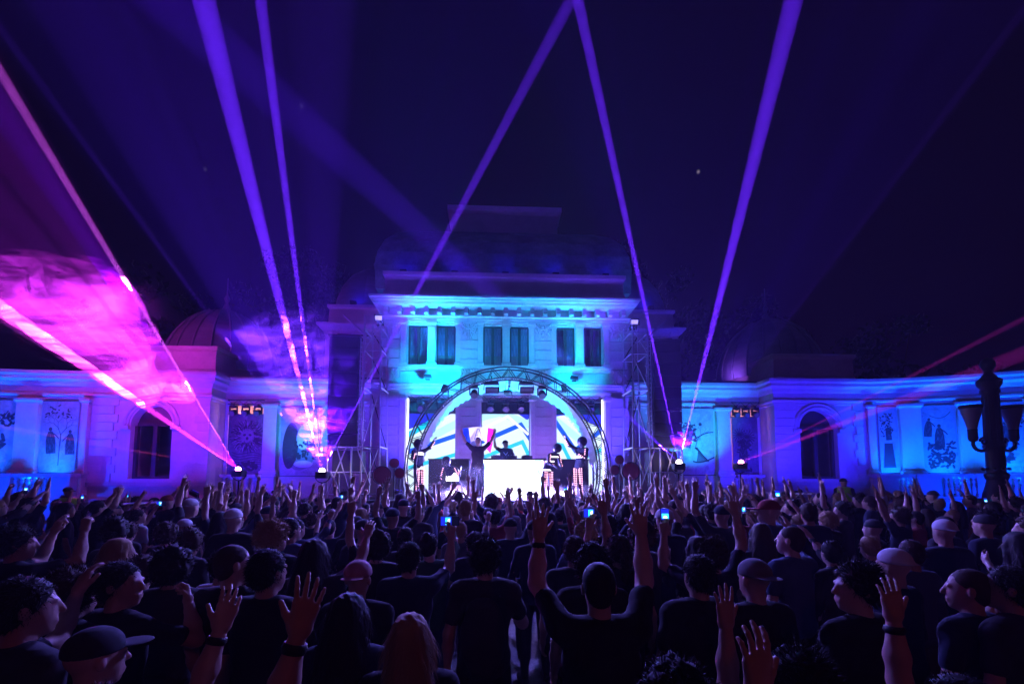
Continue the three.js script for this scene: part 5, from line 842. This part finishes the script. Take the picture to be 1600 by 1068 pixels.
// ------------------------------------------------------------------ the nearest people, one by one
// [head-top pixel x, y, distance, pose, look, label, extra turn]
const near = [
  [935, 880, 2.25, { arms: [[[0.33, 0.5, -0.6], [-0.06, 1, -0.05], [0, 0.05, -1], 'open'], [[0.3, 0.55, -0.6], [-0.04, 1, -0.05], [0, 0.05, -1], 'open']], hair: 'buzz', watch: 0, head: [0, -0.08], build: 1.08 }, { shirt: 'black', skin: 2 }, 'broad man in black T-shirt with both bare arms raised, wristband on one', 0],
  [640, 962, 2.02, { arms: ['down', 'down'], hair: 'long', head: [0.15, 0] }, { shirt: 'black', hair: 'blonde', skin: 2 }, 'person with long fair hair at the bottom edge, nearest below the flag bearer', 0.1],
  [545, 930, 2.25, { arms: ['down', 'down'], hair: 'long', head: [-0.2, 0] }, { shirt: 'navy', hair: 'dark' }, 'person with long dark hair beside the fair haired one at the bottom', 0],
  [758, 845, 3.15, { arms: ['down', 'chest'], hair: 'tousled', pack: true, head: [-0.15, 0] }, { shirt: 'charcoal', hair: 'dark', skin: 2 }, 'man with dark tousled hair and a backpack under the desk', 0],
  [640, 848, 3.4, { arms: ['down', [[0.35, 0.3, -0.9], [0.05, 1, 0.05], [-0.7, 0, -0.7], 'grip']], hair: 'short', phone: 1 }, { shirt: 'navy', hair: 'dark' }, 'short haired man in navy holding a lit phone overhead with one arm', 0],
  [420, 860, 2.6, { arms: ['down', 'down'], hair: 'short', head: [-0.25, 0], build: 1.08 }, { shirt: 'black', hair: 'dark' }, 'tall broad man with dark short hair under the globe banner', -0.1],
  [365, 852, 2.85, { arms: ['down', 'down'], hair: 'buzz', head: [-0.5, 0], build: 1.05 }, { shirt: 'black', hair: 'brown' }, 'man with shaved head in black under the pink laser', -0.2],
  [215, 1090, 1.06, { arms: ['down', [[0.12, 0.4, -0.7], [0.2, 1, -0.15], [-0.5, 0.1, -0.9], 'open']], hair: 'short', watch: 1 }, { shirt: 'black', skin: 0 }, 'person mostly below the frame raising one open hand with a wristwatch', 0],
  [150, 1090, 1.42, { arms: ['down', [[0.3, 0.75, -0.6], [0.16, 1, -0.25], [-0.6, 0, -0.8], 'cup']], hair: 'short', watch: 1 }, { shirt: 'black', skin: 0 }, 'person at the bottom reaching one arm with dark wristband up past the shaved man', -0.1],
  [150, 985, 1.75, { arms: ['down', 'down'], hair: 'cap', head: [-0.3, 0] }, { shirt: 'black', cap: 'charcoal' }, 'person in a dark cap at the bottom corner on the pink sheet side', -0.2],
  [190, 880, 2.5, { arms: ['down', 'mouth'], hair: 'short', head: [-1.15, 0.05] }, { shirt: 'black', hair: 'dark', skin: 1 }, 'man in profile with a fist at his mouth below the arched window', -0.3],
  [115, 896, 2.45, { arms: ['down', 'down'], hair: 'curly', head: [-0.2, 0] }, { shirt: 'black', hair: 'brown' }, 'curly haired person below the leafless tree banner', -0.3],
  [28, 825, 3.6, { arms: [[[0.3, 0.1, -0.9], [-0.2, 0.9, -0.2], [0, 0, -1], 'fist'], [[0.35, 0.2, -0.9], [-0.2, 0.95, -0.2], [-0.5, 0, -1], 'fist']], hair: 'tousled', head: [-0.5, 0] }, { shirt: 'black', hair: 'dark' }, 'person at the frame edge with both forearms raised under the rider banner', -0.35],
  [40, 905, 1.9, { arms: [[[0.3, -0.1, -0.9], [0.2, 0.85, -0.4], [0, 0, -1], 'relaxed'], 'down'], hair: 'short', head: [-0.4, 0] }, { shirt: 'charcoal', hair: 'dark' }, 'dark figure cut by the frame edge nearest the pink sheet side', -0.3],
  [1338, 884, 2.4, { arms: ['down', 'down'], hair: 'tousled', head: [1.2, 0.05] }, { shirt: 'black', hair: 'dark', skin: 2 }, 'man in profile facing the stage below the ribbed dome pavilion', 0.3],
  [1500, 1075, 1.5, { arms: [[[-0.25, 0.75, -0.5], [-0.02, 1, -0.05], [-0.3, 0, -1], 'cup'], 'down'], hair: 'short', watch: 0 }, { shirt: 'black', skin: 0 }, 'person at the bottom raising one open hand below the lamp post', 0.2],
  [1512, 890, 2.6, { arms: ['down', 'down'], hair: 'buzz', head: [0.6, 0] }, { shirt: 'navy', hair: 'brown', skin: 1 }, 'shaven person beside a friend below the lamp post', 0.3],
  [1575, 886, 2.5, { arms: ['down', 'shrug'], hair: 'short', head: [0.5, 0.1] }, { shirt: 'charcoal', hair: 'dark' }, 'dark haired person at the frame edge below the lamp post', 0.35],
  [1055, 1044, 1.42, { arms: ['down', 'down'], hair: 'curly' }, { shirt: 'black', hair: 'dark' }, 'crown of curly dark hair at the bottom edge under the red drum', 0.05],
  [1245, 1018, 1.55, { arms: [[[-0.22, 0.3, -0.85], [-0.1, 1, -0.15], [0, 0, -1], 'open'], 'down'], hair: 'tousled', head: [0.3, 0] }, { shirt: 'black', hair: 'dark', skin: 1 }, 'dark haired person at the bottom edge raising one spread hand', 0.2],
  [1420, 1146, 0.85, { arms: [[[-0.2, 0.12, -0.85], [-0.1, 1, -0.1], [0, 0, -1], 'cup'], 'down'], hair: 'short' }, { shirt: 'black', skin: 1 }, 'person below the frame of whom raised fingertips show', 0.2],
  [1178, 876, 2.75, { arms: ['down', 'down'], hair: 'cap', back: true, head: [0.1, 0] }, { shirt: 'black', cap: 'grey' }, 'person in a reversed pale cap and black top under the bird banner', 0.15],
  [1090, 868, 2.75, { arms: ['down', 'down'], hair: 'short', head: [0.1, 0] }, { shirt: 'black', hair: 'dark' }, 'short haired person in black beside the reversed cap', 0.1],
  [1112, 842, 3.5, { arms: [[[0.4, 0.3, -0.8], [-0.1, 1, -0.1], [-0.6, 0, -0.8], 'grip'], 'up'], hair: 'tousled', phone: 0 }, { shirt: 'navy', hair: 'brown', skin: 2 }, 'person filming with a phone in one raised hand under the crossing beams', 0.1],
  [925, 856, 3.05, { arms: ['down', 'down'], hair: 'curly' }, { shirt: 'black', hair: 'dark' }, 'curly haired person just behind the broad man with raised arms', 0],
  [897, 838, 3.7, { arms: ['down', 'up'], hair: 'short' }, { shirt: 'charcoal', hair: 'brown' }, 'short haired person framed by the broad man\'s raised arm', 0],
  [967, 836, 3.6, { arms: [[[0.2, 0.35, -0.9], [-0.15, 1, -0.05], [-0.6, 0, -0.8], 'grip'], 'down'], hair: 'ponytail', phone: 0 }, { shirt: 'black', hair: 'brown' }, 'person with a ponytail filming on a lit phone between raised arms', 0],
  [492, 845, 3.3, { arms: ['down', 'forward'], hair: 'long', head: [-0.2, 0] }, { shirt: 'charcoal', hair: 'dark' }, 'person with long dark hair under the twin beams', 0],
  [428, 818, 4.0, { arms: ['down', 'down'], hair: 'curly', head: [-0.7, 0] }, { shirt: 'black', hair: 'blonde' }, 'person with fair curls under the twin beams', -0.1],
  [560, 878, 2.9, { arms: ['down', 'down'], hair: 'cap', back: true }, { shirt: 'black', cap: 'pink' }, 'person in a pale cap behind the long haired one', 0],
  [1235, 822, 3.9, { arms: ['down', [[0.5, 0.2, -0.8], [0.3, 0.7, -0.5], [0, 0, -1], 'cup']], hair: 'buzz', head: [0.4, 0.1] }, { shirt: 'denim', hair: 'brown', skin: 2 }, 'shaven person in blue reaching one arm forward under the small pink laser', 0.3],
  [1200, 782, 5.3, { arms: ['down', 'phone'], hair: 'cap', head: [0.9, 0] }, { shirt: 'denim', cap: 'red', skin: 0 }, 'person in a cap seen in profile under the plumed figure banner', 0.3],
];
for (const [px, py, d, pose, look, label, turn] of near) {
  const r = ray(px, py), fwd = ray(800, CY), k = d / (r.dot(fwd) / fwd.length()), top = camera.position.clone().addScaledVector(r, k);
  const pr = makePerson({ sleeve: 0.62, ...pose, cells: d < 3.3 ? HI : { body: 0.026, head: 0.0115, hand: 0.0075, cloth: 0.026, hair: 0.011 } });
  const rec = addPerson(pr, [top.x, 0, top.z], turn - 0.05, Math.min(1.95, Math.max(1.5, top.y)), look, label); rec.hero = true; if (pose.phone !== undefined) rec.phone = pose.phone;
}
// ------------------------------------------------------------------ the rest of the crowd
const poses = [
  { arms: ['down', 'down'], hair: 'short' }, { arms: ['up', 'up'], hair: 'short' }, { arms: ['wide', 'up'], hair: 'tousled' }, { arms: ['down', 'straight'], hair: 'buzz' }, { arms: ['fist', 'down'], hair: 'short', lean: [0.05, 0] }, { arms: ['down', 'down'], hair: 'long' }, { arms: ['vee', 'vee'], hair: 'tousled' },
  { arms: ['clap', 'clap'], hair: 'ponytail' }, { arms: ['down', 'point'], hair: 'cap' }, { arms: ['horns', 'down'], hair: 'curly' }, { arms: ['down', 'phone'], hair: 'bun', phone: 1 }, { arms: ['forward', 'up'], hair: 'buzz', lean: [-0.05, -0.05] }, { arms: ['hip', 'down'], hair: 'cap', back: true }, { arms: ['straight', 'down'], hair: 'long' },
  { arms: ['up', 'fist'], hair: 'cap' }, { arms: ['phone', 'down'], hair: 'short', phone: 0 }, { arms: ['chest', 'down'], hair: 'tousled', head: [0.5, 0] }, { arms: ['down', 'forward'], hair: 'bun', head: [-0.4, 0.1] }, { arms: ['straight', 'straight'], hair: 'ponytail' }, { arms: ['down', 'shrug'], hair: 'curly', head: [0.3, 0] },
].map((p) => ({ ...p, made: makePerson({ ...p, sleeve: rnd() < 0.2 ? 1.8 : 0.62, build: rr(0.94, 1.08), head: p.head ?? [rr(-0.3, 0.3), rr(-0.1, 0.12)], cells: MID }) }));
const poseWords = ['arms down', 'both arms raised', 'one arm wide', 'one arm straight up', 'one fist raised', 'arms down', 'arms spread in a V', 'clapping overhead', 'pointing up', 'horned hand up', 'holding up a phone', 'arms reaching forward', 'hand on hip', 'one arm straight up', 'both hands up', 'holding up a phone', 'hand at chest', 'one hand forward', 'both arms straight up', 'one palm turned up'];
const fill = [];
for (let row = 0, d = 3.0; d < 12.9; row++, d += 0.62 + 0.015 * row) {
  const half = 1.2 * d + 0.5, gap = 0.6 + 0.012 * row;
  for (let x = -half + (row % 2) * gap / 2; x < half; x += gap) {
    const wx = -0.53 + x + rr(-0.2, 0.2) + d * 0.045, wz = 17 - d + rr(-0.22, 0.22);
    const s = project(V3(wx, 1.7, wz)); if (s.x < -30 || s.x > 1630) continue;
    if (wz < 4.95 + 0.3 * rnd()) continue;                                    // stage and towers
    if (Math.abs(s.x - 110) < 55 && s.d < 7 && s.d > 3.2) continue;           // open paving on the pink sheet side
    if (Math.hypot(wx - 13.45, wz - 5) < 0.8) continue;
    if ((s.x < 260 || s.x > 1380) && rnd() < 0.25) continue;
    if (people.some((p) => Math.hypot(p.pos.x - wx, p.pos.z - wz) < 0.46)) continue;
    if (rnd() < 0.06) continue; if (s.d < 4.2 && s.x > 700 && s.x < 900) continue;
    const centre = Math.abs(s.x - 800) < 480; let pi = Math.floor(rnd() * poses.length); if (!centre && rnd() < 0.4) pi = pick([0, 5, 12, 16, 19]); if (centre && s.d > 5.6 && rnd() < 0.5) pi = pick([1, 2, 6, 7, 14, 18, 3, 13]); if (s.d < 5.6 && rnd() < 0.85) pi = pick([0, 5, 12, 16, 17, 19]);
    const p = poses[pi], look = { shirt: pick(['black', 'black', 'black', 'black', 'charcoal', 'charcoal', 'navy', 'navy', 'black', 'white', 'red', 'green', 'denim', 'grey']), skin: Math.floor(rnd() * 4), hair: pick(['dark', 'dark', 'dark', 'brown', 'brown', 'blonde']), pants: Math.floor(rnd() * 3), cap: pick(['black', 'navy', 'charcoal', 'red', 'black', 'white']) };
    const face = Math.atan2(-(0 - wx), -(2 - wz)) * 0.55 + rr(-0.3, 0.3);
    const rec = addPerson(p.made, [wx, 0, wz], face, rr(1.58, 1.88) + Math.max(0, s.d - 8) * 0.008, look); rec.pi = pi; rec.sx = s.x; rec.sd = s.d; if (p.phone !== undefined) rec.phone = p.phone;
    fill.push(rec);
  }
}
{ // labels: look and pose, then the place by things one can find, then the order within that place
  const zones = [[-1e3, 150, 'by the tree banner'], [150, 330, 'below pink sheet'], [330, 440, 'below beast banner'], [440, 520, 'below globe banner'], [520, 625, 'below twin beams'], [625, 735, 'below flag bearer'], [735, 850, 'below the desk'], [850, 955, 'below striped performers'], [955, 1060, 'below crossing beams'], [1060, 1200, 'below bird banner'], [1200, 1350, 'below ribbed dome'], [1350, 2000, 'below lamp post']];
  const ranks = [[0, 4.6, 'near rank'], [4.6, 6.2, 'second rank'], [6.2, 8, 'middle rank'], [8, 10, 'fourth rank'], [10, 99, 'farthest rank']], ord = ['first', 'second', 'third', 'fourth', 'fifth', 'sixth', 'seventh', 'eighth', 'ninth', 'tenth', 'eleventh', 'twelfth', 'thirteenth', 'fourteenth', 'fifteenth', 'sixteenth'];
  const bins = {}; for (const r of fill) { const z = zones.find(([a, b]) => r.sx >= a && r.sx < b)[2], k = ranks.find(([a, b]) => r.sd >= a && r.sd < b)[2]; (bins[k + '|' + z] ??= []).push(r); }
  for (const key in bins) { const [k, z] = key.split('|'); bins[key].sort((a, b) => a.sx - b.sx).forEach((r, i) => { r.t.userData.label = `person in ${r.look.shirt}, ${poseWords[r.pi]}, ${ord[i] ?? 'last'} in ${k} ${z}`; r.t.userData.group = 'concert crowd'; }); }
}
// phones in raised hands
{
  const body = std({ color: rgb(0.01, 0.01, 0.012), roughness: 0.3 }), g = new RoundedBoxGeometry(0.078, 0.155, 0.009, 2, 0.004), sg = new THREE.PlaneGeometry(0.07, 0.145);
  const pic = canvasTex(64, 128, (c, w, h) => { c.fillStyle = '#1420a8'; c.fillRect(0, 0, w, h); c.fillStyle = '#36e4ff'; c.fillRect(6, 34, 52, 34); c.fillStyle = '#ffffff'; c.beginPath(); c.arc(32, 66, 17, 3.14, 0); c.fill(); c.fillStyle = '#05051a'; c.fillRect(0, 78, w, 50); });
  const face = std({ color: 0, roughness: 0.3, emissive: 0xffffff, emissiveIntensity: 1.6, emissiveMap: pic }); let n = 0;
  for (const r of people) {
    if (r.phone === undefined) continue; const h = r.pr.hold[r.phone]; r.t.updateMatrixWorld();
    const p = h.tip.clone().applyMatrix4(r.t.matrixWorld), who = r.t.userData.label.split(',');
    const t = thing('smartphone', 'lit phone held by ' + (r.hero ? r.t.userData.label.split(' ').slice(0, 9).join(' ') : `person in ${r.look.shirt},${who[who.length - 1]}`), 'phone', p.toArray()); t.userData.group = 'phones filming the show';
    t.rotation.set(-0.1 + rr(-0.1, 0.1), rr(-0.15, 0.15), n++ % 2 ? 0 : Math.PI / 2); put('case', g, body, t); put('screen', sg, face, t, [0, 0, 0.0052]);
  }
}

// ------------------------------------------------------------------ people on stage and the guards
{ // flag bearer facing the crowd
  const pr = makePerson({ arms: [[[0.75, 0.75, 0.1], [0.35, 0.95, 0], [-0.5, 0, -0.8], 'fist'], [[0.75, 0.75, 0.1], [0.35, 0.95, 0], [-0.5, 0, -0.8], 'fist']], hair: 'buzz', head: [0, -0.12], cells: { body: 0.018, head: 0.009, hand: 0.006, cloth: 0.02 } });
  const p = at(747, 684, 4.1), r = addPerson(pr, [p.x, 1.602, 4.1], Math.PI, 1.76, { shirt: 'charcoal', skin: 2, hair: 'brown', pants: 1 }, 'man on the stage lip facing the crowd, stretching a flag overhead'); r.stage = true;
  const A = pr.hold[1].p.clone().applyMatrix4(r.t.matrixWorld), B = pr.hold[0].p.clone().applyMatrix4(r.t.matrixWorld), L = A.x < B.x ? A : B, R = A.x < B.x ? B : A;
  const t = thing('flag', 'three coloured flag with a line emblem stretched overhead on the stage', 'flag', [(L.x + R.x) / 2, 1.6, (L.z + R.z) / 2]), nu = 28, nv = 14, pos = [], uv = [], idx = [], w = R.x - L.x, y0 = (L.y + R.y) / 2 - 1.6;
  for (let i = 0; i <= nu; i++) for (let j = 0; j <= nv; j++) {
    const u = i / nu, v = j / nv, arch = Math.sin(Math.PI * u), edge = Math.abs(u - 0.5) * 2;
    pos.push((u - 0.5) * w * (1.06 - 0.42 * v * edge * (u < 0.5 ? 1 : 0.8)), y0 + 0.07 * arch - v * (0.5 - 0.14 * arch + (u > 0.75 ? 0.18 : 0)), -0.16 * arch * v - 0.05 + 0.03 * Math.sin(u * 17 + v * 5) * (0.3 + v)); uv.push(u, 1 - v);
    if (i && j) { const q = (a, b) => a * (nv + 1) + b; idx.push(q(i - 1, j - 1), q(i - 1, j), q(i, j), q(i - 1, j - 1), q(i, j), q(i, j - 1)); }
  }
  const g = new THREE.BufferGeometry(); g.setAttribute('position', new THREE.Float32BufferAttribute(pos, 3)); g.setAttribute('uv', new THREE.Float32BufferAttribute(uv, 2)); g.setIndex(idx); g.computeVertexNormals();
  put('cloth', g, new THREE.MeshPhysicalMaterial({ roughness: 1, transmission: 0.5, thickness: 0, side: THREE.DoubleSide, map: canvasTex(256, 128, (c, W, H) => { c.fillStyle = '#1b3fb0'; c.fillRect(0, 0, 58, H); c.fillStyle = '#f2ecd9'; c.fillRect(58, 0, 140, H); c.fillStyle = '#e0206e'; c.fillRect(198, 0, 58, H); c.strokeStyle = '#3a3446'; c.lineWidth = 4; c.beginPath(); c.moveTo(98, 118); c.lineTo(122, 20); c.lineTo(134, 20); c.lineTo(160, 118); c.moveTo(108, 80); c.lineTo(150, 80); c.stroke(); }) }), t);
}
{ // disc jockey
  const pr = makePerson({ arms: ['desk', [[0.5, 0.3, -0.6], [0.1, 0.9, -0.4], [0, 0, -1], 'open']], hair: 'cap', back: true, head: [0.7, 0.05], cells: { body: 0.018, head: 0.009, hand: 0.006, cloth: 0.02 } });
  const p = at(790, 686, 1.5), r = addPerson(pr, [p.x, 1.7, 1.5], Math.PI, 1.8, { shirt: 'black', skin: 2, cap: 'black' }, 'disc jockey in cap and black T-shirt behind the desk'); r.stage = true;
  const g = new THREE.BufferGeometry(), pts = [[-0.09, 1.36], [-0.06, 1.36], [0, 1.29], [0.06, 1.36], [0.09, 1.36], [0, 1.24]]; g.setAttribute('position', new THREE.Float32BufferAttribute(pts.flatMap(([x, y]) => [x, y, -0.149]), 3)); g.setIndex([0, 1, 2, 0, 2, 5, 2, 3, 4, 2, 4, 5]); g.computeVertexNormals(); put('shirt_print', g, shirtM.white, r.t);
  const rs = thing('desk_riser', 'low black riser under the disc jockey behind the desk', 'riser', [p.x, 1.602, 1.4]); slab('top', -0.8, 0.8, 0.06, 0.096, -0.35, 0.3, M.deck, rs); slab('frame', -0.76, 0.76, 0, 0.058, -0.31, 0.26, M.black, rs);
}
// performers in dark suits with glowing bands and rows of pink dots
{
  const band = glow(1, 0.9, 1, 1.8), dot = glow(1, 0.42, 0.6, 2.2), dotG = new THREE.SphereGeometry(0.017, 6, 4), suit = cloth(0.02, 0.018, 0.05), mask = std({ color: rgb(0.03, 0.03, 0.08), roughness: 0.35 });
  const perf = (px, py, z, turn, pose, h, y0, label) => {
    const pr = makePerson({ ...pose, sleeve: 1.95, cells: { body: 0.022, head: 0.012, hand: 0.007, cloth: 0.022 } }), p = at(px, py, z), r = addPerson(pr, [p.x, y0, z], turn, h, { shirt: 'navy', skinMat: mask, pantsMat: suit }, label); r.t.userData.group = 'performers in lit suits'; r.stage = true;
    put('helmet', new THREE.SphereGeometry(0.15, 20, 14).scale(1, 1.05, 1), mask, r.t, [pr.hc.x, pr.hc.y + 0.02, pr.hc.z]);
    const l = pose.lean ?? [0, 0];
    for (const [y, a, b] of pose.bands) put('light_band', new THREE.CylinderGeometry(1, 1, pose.bw ?? 0.045, 26, 1, true, pose.arc ?? 0, pose.arc ? 3.4 : 6.284).scale(a, 1, b), pose.hot ? glow(1, 0.97, 1, 5) : band, r.t, [l[0] * (y - 0.92), y, 0.005 + l[1] * (y - 0.92)]);
    for (const s of [-1, 1]) for (let i = 0; i < 15; i++) { const y = 0.86 - i * 0.054, rr2 = 0.1 - 0.045 * i / 15; for (const a of [-0.6, 0, 0.6]) put('light_dot', dotG, dot, r.t, [s * (0.095 + 0.03 * i / 15) + Math.sin(a) * rr2, y, -Math.cos(a) * rr2 - 0.008]); }
    pr.hold.forEach((h2, i) => { const S = V3((i ? 1 : -1) * 0.19, 1.42, 0).add(V3(l[0] * 0.5, 0, l[1] * 0.5)), E3 = h2.wrist.clone().addScaledVector(h2.fore, -0.25); for (let k = 0; k < 9; k++) { const q = k < 5 ? S.clone().lerp(E3, k / 5) : E3.clone().lerp(h2.wrist, (k - 5) / 4); put('light_dot', dotG, dot, r.t, [q.x, q.y, q.z - 0.062]); } });
  };
  const T = [1.36, 0.2, 0.125], U = [1.21, 0.2, 0.138], X = [0.93, 0.19, 0.142];
  perf(655, 690, 2.75, Math.PI + 0.9, { arms: ['forward', 'shrug'], head: [0.5, 0.2], lean: [0.3, -0.25], bands: [T, X], bw: 0.08, arc: 2.2 }, 1.75, 1.602, 'striped performer leaning by the arch foot behind the flag bearer');
  perf(713, 724, 3.4, Math.PI - 0.2, { arms: ['shrug', 'hip'], lean: [0.35, -0.4], head: [0.3, 0.3], bands: [[1.2, 0.205, 0.142]], bw: 0.36, hot: true }, 1.6, 1.2, 'blazing white performer bending beside the flag bearer');
  perf(855, 706, 3.4, Math.PI + 0.5, { arms: ['hip', 'desk'], lean: [-0.35, -0.3], head: [0.2, 0.3], bands: [T, U, X] }, 1.6, 1.602, 'striped performer with round dark helmet bending beside the desk');
  perf(905, 676, 2.75, Math.PI - 0.9, { arms: ['chest', 'forward'], head: [-0.4, 0.1], lean: [-0.3, -0.15], bands: [U], bw: 0.07, arc: 1.4 }, 1.85, 1.602, 'performer with dotted legs leaning by the arch foot on the lamp post side');
}
{ // guards in yellow vests
  const pr = makePerson({ arms: ['hip', 'down'], hair: 'cap', vest: true, head: [0.8, 0], cells: { body: 0.022, head: 0.011, hand: 0.007, cloth: 0.024 } });
  const p = at(107, 766, 4), q = at(1318, 745, 3.8);
  addPerson(pr, [p.x, 0, 4], Math.PI + 0.6, 1.95, { shirt: 'black', cap: 'black' }, 'guard in a bright yellow vest before the balustrade on the pink sheet side').hero = true;
  const r = addPerson(pr, [q.x, 0.42, 3.8], Math.PI - 0.8, 1.78, { shirt: 'black', cap: 'black' }, 'guard in a bright yellow vest standing high under the arched window'); r.hero = true;
  const b = thing('flight_case', 'black flight case under the guard by the arched window', 'case', [q.x, 0, 3.8]); put('box', new RoundedBoxGeometry(0.8, 0.4, 0.6, 2, 0.02), M.black, b, [0, 0.21, 0]); for (const s of [-1, 1]) put('edge_trim', boxG(0.03, 0.41, 0.62), M.alu, b, [s * 0.395, 0.212, 0]); for (const s of [-1, 1]) put('latch', boxG(0.08, 0.06, 0.02), M.alu, b, [s * 0.2, 0.3, 0.305]);
}

renderer.render(scene, camera);
